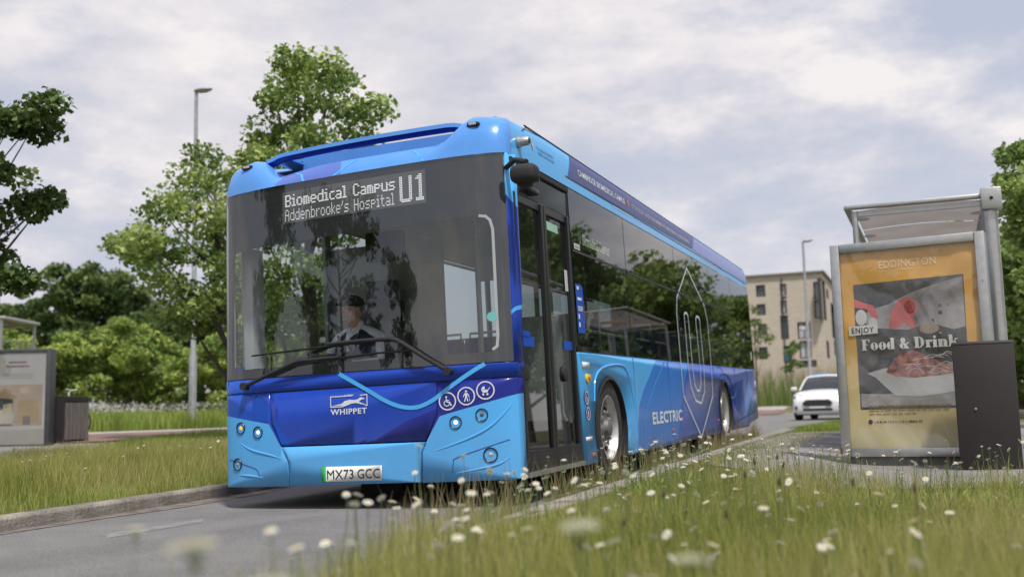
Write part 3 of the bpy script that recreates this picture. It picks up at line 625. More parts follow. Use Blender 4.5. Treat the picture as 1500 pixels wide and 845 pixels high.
# --- nearside wall below the windows, cut round both wheel arches
def arch(cy, cz, r, z0, ry=None):
    ry = ry or r; a0 = math.asin(max(-1, min(1, (z0-cz)/r))); return [(cy-ry*math.cos(a0+(math.pi-2*a0)*k/16), cz+r*math.sin(a0+(math.pi-2*a0)*k/16)) for k in range(17)]
low = [(1.60, .175), (1.60, 1.115), (11.90, 1.115), (11.90, .285), (10.6, .20), (9.30, .176)]+arch(8.68, .42, .50, .18, .56)[::-1]+arch(2.50, .42, .50, .18, .545)[::-1]
Z1 = [(4.449, 1.13), (4.062, .932), (3.759, .78), (3.55, .636), (3.478, .468), (3.4, .1), (12.1, .1), (12.1, 1.2)]
Z2 = [(6.3, 1.2), (5.7, .75), (5.2, .1), (9.6, .1), (8.6, 1.2)]; Z3 = [(8.5, 1.2), (9.0, .8), (9.35, .1), (12.1, .1), (12.1, 1.2)]; Z4 = [(10.3, .15), (10.5, .6), (11.1, .95), (11.5, .6), (11.3, .2)]
M_SROY = mat('side_royal_paint', (.008, .085, .50), .26, var=.05, coat=.1, spec=.2); grime(M_SROY)
spatch('side_panel', [low], 0, [M_LIGHT, M_MID, M_SROY, M_PURPLE], [(Z1, 1), (Z2, 2), (Z3, 3), (Z4, 1)], thick=.03)
lines = MB()
for nm, pts, wdt, m, cl in (('accent_line', [(4.863, 1.112), (4.454, .935), (4.062, .728), (3.831, .581), (3.724, .412), (3.70, .242)], .014, M_CYAN, 0),
        ('accent_line', [(8.176, 1.105), (8.6, 1.06), (9.144, .685), (9.611, .718), (10.252, 1.10)], .016, M_MID, 0), ('accent_line', [(10.1, .22), (10.551, .634), (11.33, 1.10)], .016, M_MID, 0), ('accent_line', [(9.6, .25), (11.9, .42)], .010, M_MID, 0)):
    spatch(nm, stroke(smooth_pts(pts, 4), wdt, cl), .003, [m])
hs = stroke([(6.545, 2.345), (5.78, 1.90), (5.70, 1.70), (5.706, 1.091), (5.724, .714), (6.655, .185), (7.65, .698), (7.715, 1.096), (7.71, 1.735), (7.56, 1.93)], .028, True)
sh_ = spatch('shield_outline', hs, .006, [M_LINE], gy=.4)
U_ = [(6.14, 1.72), (6.14, 1.10), (6.19, .83), (6.442, .647), (6.80, .611), (7.08, .76), (7.16, 1.05), (7.14, 1.71), (7.08, 1.745), (6.93, 1.745), (6.87, 1.70), (6.90, 1.10), (6.86, .86), (6.74, .775), (6.58, .775), (6.45, .86), (6.40, 1.10), (6.38, 1.71), (6.32, 1.745), (6.20, 1.745)]
spatch('letter_u_outline', stroke(U_, .026, True), .006, [M_LINE], gy=.4, parent=sh_)
text('electric_text', 'ELECTRIC', SM(.003), M_WHITE, BUS, 4.08, .435, .125, 1.50, bold=.030, space=1.05)
MB().tube([(wd(z)+.000, y, z) for y, z in smooth_pts([(1.98, .70), (2.03, .873), (2.199, .97), (2.529, 1.02), (2.961, 1.03), (3.15, .965), (3.28, .80), (3.36, .60), (3.38, .30)], 5)], .010, 8).build('arch_crease', M_LIGHT, BUS, 40)
MB().tube([(wd(z)+.000, y, z) for y, z in smooth_pts([(8.15, .95), (8.45, 1.01), (8.95, 1.0), (9.3, .85), (9.5, .55)], 5)], .009, 8).build('arch_crease', M_ROYAL, BUS, 40)
for cy, ry in ((2.50, .545), (8.68, .56)):
    mb = MB(); a1 = arch(cy, .42, .50, .18, ry); a2 = arch(cy, .42, .475, .18, ry-.03); vs = []
    for i in range(17): vs += [(1.254, *a1[i]), (1.262, *a2[i]), (.86, *a2[i])]
    mb.add(vs, [(i*3+k, i*3+k+1, i*3+4+k, i*3+3+k) for i in range(16) for k in range(2)]); mb.build('wheel_arch', M_MATTE, BUS, 40)
# small fittings on the nearside
o = spatch('side_repeater_badge', [[(1.68, .985), (1.68, 1.035), (1.88, 1.035), (1.88, .985)]], .008, [M_WHITE], thick=.006)
c_ = MB().lathe([(0, .042), (.014, .042), (.020, .030), (.021, .001)], (1.248, 1.80, .895), 'X', 20).build('door_button', mat('button_yellow', (.75, .52, .05), .4), BUS, 35); MB().lathe([(.021, .016), (.026, .001)], (1.248, 1.80, .895), 'X', 12).build('button_centre', M_MATTE, c_)
MB().lathe([(0, .030), (.010, .028), (.012, .001)], (1.248, 1.90, .905), 'X', 16).build('indicator_lamp', MATS['amber_ring'], BUS, 35)
for y_, z_, kd in ((1.745, .733, 'wheelchair'), (1.765, .600, 'walker')):
    o = spatch('access_symbol', [circ(y_, z_, .078, 20, .062)], .003, [M_NAVY]); spatch('pictogram', icon(y_, z_, .052, kd), .006, [M_WHITE], parent=o)
spatch('side_badge', [[(1.66, .37), (1.66, .405), (1.84, .405), (1.84, .37)]], .006, [M_WHITE], thick=.004)
for y_, z_ in ((1.88, .25), (5.05, .34), (7.98, .36)): MB().rbox((1.252, y_, z_), (.012, .075, .028), .004, 1).build('side_marker', mat('marker_orange', (.6, .16, .04), .4), BUS)
mb = MB()
for k in range(9): mb.box((1.252, 9.65+.24*k, .30+.012*k), (.006, .07, .03))
mb.build('vent_slots', M_BLACK, BUS)
for y_ in (3.42, 5.0, 7.85, 9.7, 10.9): MB().box((1.2485, y_, .64), (.005, .006, .94)).build('panel_seam', M_NAVY, BUS)

# --- nearside glazing
M_PILL = mat('black_pillar', (.014, .014, .015), .3, var=.2)
def upper(y, z): return 1.0
spatch('window_surround', [[(1.60, 1.118), (11.90, 1.118), (11.90, 2.535), (1.60, 2.535)]], -.006, [M_PILL], thick=.02,
       holes=[[(a, 1.17), (b, 1.17), (b, 2.44), (a, 2.44)] for a, b in ((1.70, 3.36), (3.48, 5.72), (5.84, 8.02), (8.14, 9.86), (9.98, 11.70))])
for a, b in ((1.615, 3.405), (3.425, 5.765), (5.785, 8.070), (8.090, 9.905), (9.925, 11.89)):
    g_ = spatch('side_window', [[(a, 1.125), (b, 1.125), (b, 2.525), (a, 2.525)]], .002, [G_SIDE], gy=.35)
    if a > 2 and a < 9: MB().box((wd(1.97)+.004, (a+b)/2, 1.975), (.008, b-a-.04, .022)).build('vent_rail', M_PILL, g_)
MB().box((wd(1.97)+.004, 2.5, 1.985), (.008, 1.74, .018)).build('window_rail', M_PILL, BUS)
sd_ = MB().box((1.19, 2.5, 2.22), (.03, 1.6, .40)).build('side_display', M_BLACK, BUS)
matrix_text('side_display_text', 'Biomedical Campus', lambda a, b: (1.2085, a, b), M_LEDG, sd_, 2.06, 2.94, 2.085, 2.185, True)
matrix_text('side_display_text', 'U', lambda a, b: (1.2085, a, b), M_LEDG, sd_, 1.95, 2.00, 2.08, 2.20)
fn_ = spatch('fleet_number', [[(1.68, 2.005), (1.85, 2.005), (1.85, 2.055), (1.68, 2.055)]], .006, [M_LGREY]); marks('small_print', 1.70, 2.017, .12, .026, SM(.008), M_GREY, fn_)
bp_ = spatch('blue_notice', [[(1.63, 1.28), (1.63, 1.70), (1.80, 1.70), (1.84, 1.68), (1.84, 1.28)]], .006, [M_ROYAL2])
for z_, w_, h_ in ((1.65, .06, .03), (1.56, .12, .025), (1.50, .14, .008), (1.485, .14, .008), (1.47, .13, .008), (1.40, .04, .04), (1.33, .04, .04)):
    spatch('notice_print', [[(1.66, z_), (1.66, z_+h_), (1.66+w_, z_+h_), (1.66+w_, z_)]], .009, [M_WHITE], parent=bp_)
# --- doorway
MB().box((1.215, .92, 2.495), (.06, 1.36, .045)).build('door_gutter', M_MATTE, BUS, bevel=.008)
MB().box((1.212, .92, 2.37), (.02, 1.33, .205)).build('door_header', mat('header_black', (.012, .013, .014), .12, var=.2), BUS)
o = MB().rbox((1.245, .66, 2.325), (.06, .20, .045), .015, 2).build('header_lamp', M_BLACK, BUS, 40)
MB().box((1.235, .915, .200), (.06, 1.34, .035)).build('door_step', M_STEEL, BUS); MB().box((1.10, .915, .29), (.28, 1.34, .14)).build('step_well', M_MATTE, BUS)
def leaf(y0, y1, hinge):
    t = .045; z0, z1 = .225, 2.262; xx = lambda z: wd(z)-.028; mb = MB()
    def bar(ya, za, yb, zb): mb.add([(xx(za)+d_, y_, z_) for d_ in (-.02, .02) for y_, z_ in ((ya, za), (yb, za), (yb, zb), (ya, zb))], [(0, 1, 2, 3), (7, 6, 5, 4), (0, 4, 5, 1), (1, 5, 6, 2), (2, 6, 7, 3), (3, 7, 4, 0)])
    bar(y0, z0, y0+t, z1); bar(y1-t, z0, y1, z1); bar(y0+t, z1-t*1.4, y1-t, z1); bar(y0+t, z0, y1-t, z0+.06)
    lf = mb.build('door_leaf', M_BLACK, BUS, bevel=.006)
    MB().add([(xx(z_), y_, z_) for y_, z_ in ((y0+t, z0+.06), (y1-t, z0+.06), (y1-t, z1-t*1.4), (y0+t, z1-t*1.4))], [(0, 1, 2, 3)]).build('door_pane', G_DOOR, lf)
    hy = y0+.13 if hinge else y1-.12
    MB().tube([(xx(.6)-.06, hy, .55), (xx(1)-.09, hy, .62), (xx(1)-.09, hy, 1.0), (xx(1)-.06, hy, 1.05)], .015, 8).build('door_handle', M_RAIL, lf, 40)
    MB().lathe([(-.03, .062), (.012, .060), (.016, .045), (.017, .001)], (xx(.9)-.0, y0+.10 if hinge else y0+.36, .93), 'X', 20).build('door_release', M_MATTE, lf, 35)
    return lf
l1 = leaf(.262, .905, True); l2 = leaf(.925, 1.572, False)
def dsheet(nm, y0, y1, z0, z1, m, par): return MB().add([(wd(z)-.022, y, z) for y, z in ((y0, z0), (y1, z0), (y1, z1), (y0, z1))], [(0, 1, 2, 3)]).build(nm, m, par)
dsheet('door_notice', 1.06, 1.34, 2.085, 2.155, mat('pale_green_sticker', (.30, .52, .40), .5), l2); dsheet('door_sticker', .33, .50, 1.19, 1.24, M_ROYAL2, l1); dsheet('door_sticker', .33, .58, 1.125, 1.20, M_ROYAL2, l1)
dsheet('door_sticker', 1.30, 1.55, 1.13, 1.20, M_ROYAL2, l2); dsheet('door_sticker', 1.44, 1.52, 1.62, 1.80, M_LGREY, l2)
# --- nearside mirror
m1 = MB().tube([(1.20, .22, 2.42), (1.32, .12, 2.45), (1.44, .02, 2.40)], .020, 8); m1.rbox((1.43, .0, 2.31), (.20, .15, .135), .05, 4); o = m1.build('side_mirror', M_MATTE, BUS, 50)
MB().rbox((1.42, .03, 2.245), (.10, .08, .05), .02, 3).build('mirror_lower_pod', M_MATTE, o, 50); MB().box((1.43, .0785, 2.31), (.16, .006, .10)).build('mirror_glass', M_CHROME, o)

# --- offside wall, rear, floor, ceiling, underside
mb = MB(); mb.box((-1.235, 6.1, .66), (.03, 11.7, .92)); mb.box((-1.215, 6.1, 2.50), (.03, 11.7, .09))
mb.build('offside_wall', M_ROYAL, BUS); mb = MB()
for y_ in (.45, 1.75, 3.42, 5.77, 8.08, 9.9, 11.8): mb.box((-1.22, y_, 1.80), (.035, .10, 1.36))
mb.build('offside_pillars', M_GREY, BUS)
for a, b in ((.5, 1.70), (1.80, 3.37), (3.47, 5.72), (5.82, 8.03), (8.13, 9.85), (9.95, 11.75)): MB().add([(-1.232, y, z) for y, z in ((a, 1.12), (b, 1.12), (b, 2.455), (a, 2.455))], [(0, 1, 2, 3)]).build('side_window', glass('offside_glass', (.62, .66, .64), 1.5), BUS)
plan = [(1.249, 11.88), (1.24, 11.95), (1.19, 11.995), (.9, 12.02), (0, 12.03), (-.9, 12.02), (-1.19, 11.995), (-1.24, 11.95), (-1.249, 11.88)]
mb = MB(); vs = [(x*wd(z)/1.25, y-.05*max(0, z-1.6)*.6, z) for z in (.29, 1.1, 1.118, 2.50, 2.56) for x, y in plan]; n = len(plan)
for L_ in range(4):
    mb.mat(0 if L_ in (0, 3) else 1); mb.add(vs[L_*n:(L_+2)*n], [(i, i+1, n+i+1, n+i) for i in range(n-1)])
mb.build('rear_panel', [M_PURPLE, M_PILL], BUS, 50)
spatch('rear_light', [[(11.80, .75), (11.80, .92), (11.87, .92), (11.87, .75)]], .004, [M_LINE], thick=.004); spatch('rear_sticker', [[(11.55, 1.28), (11.55, 1.42), (11.66, 1.42), (11.66, 1.28)]], .006, [M_WHITE])
MB().box((0, 6.9, .30), (2.1, 9.4, .10)).box((0, 1.2, .30), (1.9, 2.0, .06)).build('floor', M_GREY, BUS)
MB().box((0, 6.3, 2.47), (2.36, 11.2, .03)).box((0, .75, 2.44), (1.9, .6, .03)).build('ceiling', M_LGREY, BUS)
mb = MB(); mb.box((0, 4.9, .17), (1.9, 2.9, .2)); mb.box((0, 10.6, .30), (2.2, 2.4, .3)); mb.box((0, 6.5, .25), (1.0, 11, .12)); mb.tube([(-1.0, 2.5, .42), (1.0, 2.5, .42)], .08, 10); mb.tube([(-1.0, 8.68, .42), (1.0, 8.68, .42)], .10, 10); mb.rbox((-.02, .55, .13), (.36, .3, .12), .03); mb.rbox((.62, .70, .14), (.24, .3, .10), .03)
mb.build('chassis', M_DARK, BUS)
for sx in (1, -1):
    mb = MB(); mb.box((sx*1.0, 2.5, .98), (.42, 1.2, .03)); mb.box((sx*.80, 2.5, .62), (.03, 1.2, .74)); mb.box((sx*1.0, 8.68, .98), (.42, 1.3, .03)); mb.box((sx*.80, 8.68, .62), (.03, 1.3, .74)); mb.build('wheel_box', M_MATTE, BUS)

# --- wheels
def wheel(x, y, sx, front):
    tyre = MB().lathe([(-.13, .30), (-.135, .40), (-.115, .455), (-.07, .474), (.07, .474), (.115, .455), (.135, .40), (.13, .30)], (0, 0, 0), 'X', 48, True).build('wheel', M_RUBBER, BUS, 40)
    mb = MB()
    for k in range(48): a = 2*math.pi*k/48; mb.box((0, .474*math.cos(a), .474*math.sin(a)), (.19, .028, .012), rx=a+math.pi/2)
    mb.build('tread', M_RUBBER, tyre)
    pr = [(.10, .302), (.125, .300), (.128, .285), (.10, .270), (.04, .262), (.035, .23), (.055, .17), (.06, .13), (.06, .001)] if front else [(.12, .302), (.132, .298), (.10, .270), (-.04, .25), (-.06, .19), (-.06, .001)]
    rim = MB().lathe(pr, (0, 0, 0), 'X', 40, cap0=False).build('rim', M_ALLOY, tyre, 30)
    mb = MB(); xx = .046 if front else -.05
    for k in range(10): a = 2*math.pi*k/10; mb.sphere((xx+.006, .212*math.cos(a), .212*math.sin(a)), (.014, .034, .034), 12, 6)
    mb.build('rim_holes', M_DARK, rim, 40)
    hub = MB().lathe([(.05, .125), (.085, .115), (.095, .085), (.13, .075), (.14, .05), (.14, .001)] if front else [(-.06, .16), (.06, .15), (.10, .12), (.11, .001)], (0, 0, 0), 'X', 28).build('hub', mat('hub_grime', (.16, .15, .145), .6, metal=.3, var=.35, scale=14), rim, 30)
    for k in range(10): a = 2*math.pi*(k+.5)/10; MB().lathe([(.05, .017), (.10, .017), (.105, .008)], (0, .150*math.cos(a), .150*math.sin(a)), 'X', 6).build('wheel_nut', M_STEEL, tyre)
    tyre.location = (x, y, .455); tyre.rotation_euler = (R(13), 0, 0 if sx > 0 else math.pi)
    return tyre
wheel(1.10, 2.50, 1, True); wheel(-1.10, 2.50, -1, True); wheel(1.10, 8.68, 1, False); wheel(.82, 8.68, 1, False); wheel(-1.10, 8.68, -1, False)

# --- cab and saloon
MB().rbox((-.25, .48, 1.02), (1.7, .52, .16), .05, 3).build('dashboard', M_MATTE, BUS, 50)
MB().rbox((-.62, .62, 1.13), (.44, .22, .12), .04, 3).build('instrument_hood', M_BLACK, BUS, 50)
mb = MB(); mb.box((-1.12, .40, 1.55), (.09, .16, 1.05)); mb.build('cab_trim', M_LGREY, BUS)
mb = MB(); mb.box((1.13, .30, 1.55), (.05, .06, 1.1)); mb.build('cab_trim', M_LGREY, BUS)
t_ = []; 
for k in range(25): a = 2*math.pi*k/24; t_.append((-.66+.225*math.cos(a), .78+.20*math.sin(a), 1.19+.10*math.sin(a)))
sw = MB().tube(t_, .016, 8, False).build('steering_wheel', M_BLACK, BUS, 50); mb = MB(); mb.tube([(-.66, .78, 1.19), (-.66, .62, 1.02)], .035, 8)
for a in (.2, 2.9, 4.7): mb.tube([(-.66, .78, 1.18), (-.66+.22*math.cos(a), .78+.20*math.sin(a), 1.19+.10*math.sin(a))], .014, 6)
mb.build('spokes', M_BLACK, sw, 50)
mb = MB(); mb.rbox((-.60, 1.25, .86), (.50, .50, .14), .05, 3); mb.build('driver_seat', M_SEAT, BUS, 50).name = 'driver_seat'
MB().rbox((-.58, 1.53, 1.30), (.48, .12, .80), .05, 3, rx=-.12).rbox((-.57, 1.60, 1.78), (.32, .10, .22), .04, 3).build('seat_back', M_BLACK, BUS, 50)
mb = MB(); mb.box((-.62, 1.80, 1.30), (1.15, .04, 1.9)); mb.build('cab_bulkhead', M_GREY, BUS)
mb = MB(); mb.box((-.02, 1.15, .72), (.04, 1.25, .70)); mb.build('cab_door', M_GREY, BUS); MB().add([(-.02, .62, 1.08), (-.02, 1.76, 1.08), (-.02, 1.76, 2.05), (-.02, .75, 2.05)], [(0, 1, 2, 3)]).build('assault_screen', glass('cab_screen', (.85, .87, .86), 1.45), BUS)
MB().rbox((.02, .72, 1.20), (.20, .16, .26), .03, 2).tube([(.0, .72, 1.0), (.0, .72, .5)], .04, 8).build('ticket_machine', M_MATTE, BUS, 40)
MB().rbox((.05, .50, 2.0), (.34, .06, .24), .02, 2).build('cab_monitor', M_BLACK, BUS)
mb = MB()
for x_, y_ in ((.28, 1.85), (.95, 1.85), (-.30, 3.2), (.32, 3.3), (.32, 5.0), (-.3, 5.0), (.32, 6.9), (-.3, 6.9)): mb.tube([(x_, y_, .34), (x_, y_, 2.46)], .017, 8)
for x_ in (.32, -.32): mb.tube([(x_, 1.9, 2.12), (x_, 7.5, 2.12)], .015, 8)
mb.tube([(1.12, 1.75, .95), (1.12, 3.4, .95)], .016, 8); mb.tube([(1.14, 2.0, 1.33), (1.14, 5.6, 1.33)], .018, 8); mb.tube([(1.10, 2.35, 1.25), (1.10, 2.5, 1.5), (1.10, 2.75, 1.55), (1.10, 2.8, 1.2)], .018, 8)
mb.build('grab_poles', M_RAIL, BUS, 50)
sp = MB().rbox((.95, 1.66, 1.0), (.46, .03, .90), .06, 3).build('door_screen', M_LGREY, BUS, 50)
mb = MB(); mb.box((.55, 1.98, 1.95), (.62, .03, .22)); mb.build('interior_sign', M_LGREY, BUS)
def seat(x, y, back=None):
    s_ = MB().rbox((x, y, .82), (.44, .42, .10), .04, 2).rbox((x, y+.22, 1.14), (.44, .08, .66), .04, 2, rx=-.12).box((x, y, .55), (.08, .30, .45)).build('passenger_seat', M_SEAT, BUS, 50)
    MB().tube([(x-.17, y+.28, 1.42), (x-.17, y+.29, 1.52), (x+.17, y+.29, 1.52), (x+.17, y+.28, 1.42)], .014, 6).build('seat_grip', mat('orange_grip', (.62, .12, .03), .4) if back else M_RAIL, s_, 50)
for y_ in (3.6, 4.4, 5.2, 6.0, 6.8, 7.6, 8.6, 9.5, 10.3, 11.0):
    for x_ in (-.98, -.53, .98, .53):
        if y_ in (3.6,) and x_ > 0: seat(x_, y_, True)
        else: seat(x_, y_)
seat(.95, 2.3, True)

# ------------------------------------------------------------------ the driver, seated behind the steering wheel
def skin_chain(name, nodes, edges, m, parent, sub=2, root=0):
    me = bpy.data.meshes.new(name); me.from_pydata([n[:3] for n in nodes], edges, []); o = link(bpy.data.objects.new(name, me), parent); me.materials.append(m)
    sk = o.modifiers.new('skin', 'SKIN'); sk.use_smooth_shade = True
    for i, n in enumerate(nodes): me.skin_vertices[0].data[i].radius = (n[3], n[4] if len(n) > 4 else n[3]); me.skin_vertices[0].data[i].use_root = (i == root)
    sb = o.modifiers.new('sub', 'SUBSURF'); sb.levels = sub; sb.render_levels = sub; return o
DRV = empty('person', (-.60, 1.28, .93)); DRV.parent = None
DRV.matrix_world = Matrix.Translation((0, 0, -.1026)) @ Matrix.Rotation(R(-1.42), 4, 'Y') @ Matrix.Rotation(R(.98), 4, 'X') @ Matrix.Translation((-.63, 1.26, .86))
tag(DRV, 'bus driver in a dark cap, white shirt and navy waistcoat sitting at the steering wheel', 'person')
M_SKIN = mat('skin', (.62, .35, .26), .55, var=.08, scale=20); M_SHIRT = mat('white_shirt', (.72, .74, .78), .8, var=.05, scale=12, bump=.4, bscale=25); M_VEST = mat('navy_waistcoat', (.014, .022, .05), .85, var=.2, bump=.3)
M_TROUSER = mat('dark_trousers', (.02, .02, .025), .9); M_CAP = mat('black_cap', (.010, .010, .012), .8)
# body: pelvis, spine, neck, legs and arms in one skin (coordinates relative to the seat; -y faces the windscreen)
nodes = [(0, 0, .08, .15, .12), (0, -.01, .25, .15, .12), (0, -.01, .42, .17, .12), (0, .0, .53, .13, .09), (0, -.015, .60, .058), (0, -.03, .66, .055),
         (-.20, 0, .50, .062), (-.27, -.12, .28, .050), (-.17, -.38, .25, .038), (-.13, -.44, .265, .030), (.20, 0, .50, .062), (.28, -.10, .27, .050), (.16, -.36, .25, .038), (.10, -.43, .265, .030),
         (-.10, -.10, .05, .085), (-.13, -.46, .06, .062), (-.13, -.52, -.34, .045), (.10, -.10, .05, .085), (.13, -.46, .06, .062), (.13, -.52, -.34, .045)]
edges = [(0, 1), (1, 2), (2, 3), (3, 4), (4, 5), (3, 6), (6, 7), (7, 8), (8, 9), (3, 10), (10, 11), (11, 12), (12, 13), (0, 14), (14, 15), (15, 16), (0, 17), (17, 18), (18, 19)]
skin_chain('body', nodes, edges, M_SHIRT, DRV, 2)
DZ = -.035
hd = MB(); hd.sphere((0, -.065, .775), (.078, .095, .115), 20, 16)
for i, v in enumerate(hd.v):
    x, y, z = v; k = max(0, (.76-z)/.1); hd.v[i] = (x*(1-.28*k), y*(1-.0*k)-(.012*k if y < -.08 else 0), z)
hd.sphere((0, -.163, .765), (.014, .018, .020), 8, 6); hd.sphere((0, -.155, .725), (.026, .010, .007), 8, 6); hd.sphere((0, -.140, .690), (.028, .022, .018), 8, 6)
for sx in (-1, 1): hd.sphere((sx*.079, -.055, .765), (.012, .020, .030), 8, 6); hd.sphere((sx*.030, -.148, .785), (.016, .010, .008), 8, 6)
hd.tube([(0, -.02, .60), (0, -.045, .70)], [.058, .056], 12); head = hd.build('head', M_SKIN, DRV, 60)
head.location = (0, 0, DZ); head.rotation_euler.z = R(-28)
for sx in (-1, 1): MB().sphere((sx*.030, -.1555, .786), (.007, .004, .005), 8, 6).build('eye', M_PRINT, head, 60)
MB().sphere((0, -.055, .79), (.081, .095, .085), 16, 8).build('hair', mat('grey_hair', (.22, .20, .19), .9), head, 60)
cp = MB(); cp.sphere((0, -.06, .835), (.092, .108, .070), 20, 8); cp.sphere((0, -.165, .822), (.072, .070, .010), 14, 6); cp.build('cap', M_CAP, head, 60)
# waistcoat over the shirt, open at the neck in a V
vv = []; rg = [(.04, .20, .165), (.25, .215, .18), (.40, .225, .175), (.48, .205, .150), (.54, .15, .115), (.575, .085, .085)]
for z_, a_, b_ in rg: vv += [(a_*math.cos(2*math.pi*k/24), -.005+b_*math.sin(2*math.pi*k/24), z_) for k in range(24)]
MB().add(vv, [(i*24+k, i*24+(k+1) % 24, i*24+24+(k+1) % 24, i*24+24+k) for i in range(5) for k in range(24)]).build('waistcoat', M_VEST, DRV, 60)
MB().add([(-.065, -.10, .58), (.065, -.10, .58), (.045, -.165, .47), (.015, -.20, .30), (-.015, -.20, .30), (-.045, -.165, .47)], [(0, 1, 2, 3, 4, 5)]).build('shirt_front', M_SHIRT, DRV)
cl = MB(); cl.tube([(-.062, -.02, .585), (-.05, -.09, .575), (0, -.130, .535)], [.018, .016, .012], 6); cl.tube([(.062, -.02, .585), (.05, -.09, .575), (0, -.130, .535)], [.018, .016, .012], 6); cl.build('collar', M_SHIRT, DRV, 50)
for sx in (-1, 1):
    hn = [(sx*.12, -.44, .265, .026, .018), (sx*.105, -.50, .275, .036, .015), (sx*.10, -.525, .278, .032, .014)]; he = [(0, 1), (1, 2)]
    for k, (dx, ln) in enumerate(((-.030, .050), (-.010, .058), (.010, .055), (.028, .044))):
        b = len(hn); hn += [(sx*.10+dx, -.540, .285, .009), (sx*.10+dx, -.540-ln*.45, .272, .0085), (sx*.10+dx, -.540-ln*.42, .245, .008), (sx*.10+dx, -.535, .238, .007)]; he += [(2, b), (b, b+1), (b+1, b+2), (b+2, b+3)]
    b = len(hn); hn += [(sx*.10-sx*.036, -.500, .270, .010), (sx*.10-sx*.050, -.525, .262, .009), (sx*.10-sx*.045, -.545, .250, .008)]; he += [(1, b), (b, b+1), (b+1, b+2)]
    skin_chain('hand', hn, he, M_SKIN, DRV, 1)
MB().tube([(-.15, -.115, .52), (0.0, -.155, .33), (.14, -.14, .16)], .012, 6).build('seat_belt', M_BLACK, DRV, 50)

# ------------------------------------------------------------------ foliage tools
def leaf_mesh(name, P, size, mats, parent, upbias=.35, tones=None, drop=0.0, ar=.75, fold=True):
    """P (n,3): one small folded leaf at each point"""
    n = len(P); s = size*rng.uniform(.6, 1.25, n)[:, None]
    nrm = rng.normal(size=(n, 3)); nrm[:, 2] = np.abs(nrm[:, 2])*.8+upbias; nrm /= np.linalg.norm(nrm, axis=1)[:, None]
    d = rng.normal(size=(n, 3)); d[:, 2] -= drop; d -= nrm*np.sum(d*nrm, 1)[:, None]; d /= np.linalg.norm(d, axis=1)[:, None]; e = np.cross(nrm, d)
    a = P-d*s*.5; b = P+e*s*.5*ar+nrm*s*.10; c = P+d*s*.55; g = P-e*s*.5*ar+nrm*s*.10
    V = np.stack([a, b, c, g], 1).reshape(-1, 3); i = np.arange(n)*4
    F = np.concatenate([np.stack([i, i+1, i+2], 1), np.stack([i, i+2, i+3], 1)])
    t = rng.uniform(0, 1, n) if tones is None else tones; o = npmesh(name, V, F, mats, parent, tone=np.concatenate([t, t])); return o
def crown_points(blobs, per, sub, flat=.8, dens=3.2):
    """blobs (x,y,z,r): every blob is broken into sub-clumps so that the outline stays ragged and holes remain"""
    out_ = []; tn = []; cl_ = []
    for (x, y, z, r) in blobs:
        k = max(4, int(dens*(r/sub)**2))
        for _ in range(k):
            v = rng.normal(size=3); v /= np.linalg.norm(v); q = np.array([x, y, z])+v*r*rng.uniform(.35, 1.0)*np.array([1, 1, flat]); rr = sub*rng.uniform(.55, 1.15); m = int(per*(rr/sub)**2)
            u = rng.normal(size=(m, 3)); u /= np.linalg.norm(u, axis=1)[:, None]; rad = rr*rng.uniform(.3, 1.0, (m, 1))**.6; out_.append(q+u*rad*np.array([1, 1, .62])); cl_.append(q)
            tn.append(np.clip(rng.uniform(.15, .85)+rng.normal(0, .16, m), 0, 1))
    return np.concatenate(out_), np.concatenate(tn), cl_
BARK = mat('bark', (.10, .085, .065), .95, var=.4, scale=12, bump=1.0, bscale=30, stretch=(1, 1, .25))
LEAF_A = leafmat('leaf_lime', [(0.087, 0.158, 0.039), (0.187, 0.281, 0.067), (0.349, 0.451, 0.126), (0.497, 0.563, 0.212)], .35)
LEAF_D = leafmat('leaf_dark', [(0.058, 0.101, 0.032), (0.105, 0.169, 0.045), (0.196, 0.259, 0.078)], .25)
LEAF_H = leafmat('leaf_hedge', [(0.097, 0.163, 0.044), (0.187, 0.275, 0.071), (0.336, 0.421, 0.116)], .3)
LEAF_B = leafmat('leaf_bush', [(0.156, 0.253, 0.065), (0.313, 0.413, 0.104), (0.520, 0.597, 0.162)], .35)
def tree(name, label, foot, blobs, leaf, per, sub, m, trunk_r=.14, group=None, limbs=14, crown='crown', top=None, drop=.3, dens=3.4):
    t = empty(name, foot); tag(t, label, 'bush' if 'bush' in name or 'shrub' in name else 'tree', group)
    B = [(x-foot[0], y-foot[1], z-foot[2], r) for x, y, z, r in blobs]; P, tn, cl_ = crown_points(B, per, sub, dens=dens)
    leaf_mesh(crown, P, leaf, m, t, tones=tn, drop=drop)
    zt = top or max(b[2] for b in B)*.92; bx = sum(b[0] for b in B)/len(B); by = sum(b[1] for b in B)/len(B); mb = MB()
    pts = [(bx*f**1.5*.6+.06*math.sin(5*f), by*f**1.5*.6+.05*math.cos(4*f), zt*f-.15*(f == 0)) for f in (0, .12, .25, .4, .55, .7, .85, 1)]
    mb.tube(pts, [trunk_r*(1.25 if f == 0 else 1)*(1-.88*f) for f in (0, .12, .25, .4, .55, .7, .85, 1)], 10); random.shuffle(cl_)
    for q in cl_[:limbs]:
        f = min(.92, max(.18, q[2]/zt-.22)); k = f*7; i = min(6, int(k)); a = Vector(pts[i]).lerp(Vector(pts[i+1]), k-i) if i < 7 else Vector(pts[7])
        q = Vector(q); mid = a.lerp(q, .5)+Vector((random.uniform(-.1, .1), random.uniform(-.1, .1), -.12*(q-a).length)); r = trunk_r*(1-.85*f)*.55; mb.tube([a, a.lerp(mid, .6), mid, mid.lerp(q, .6), q], [r, r*.8, r*.62, r*.4, r*.15], 6)
    mb.build('trunk', BARK, t, 60); return t
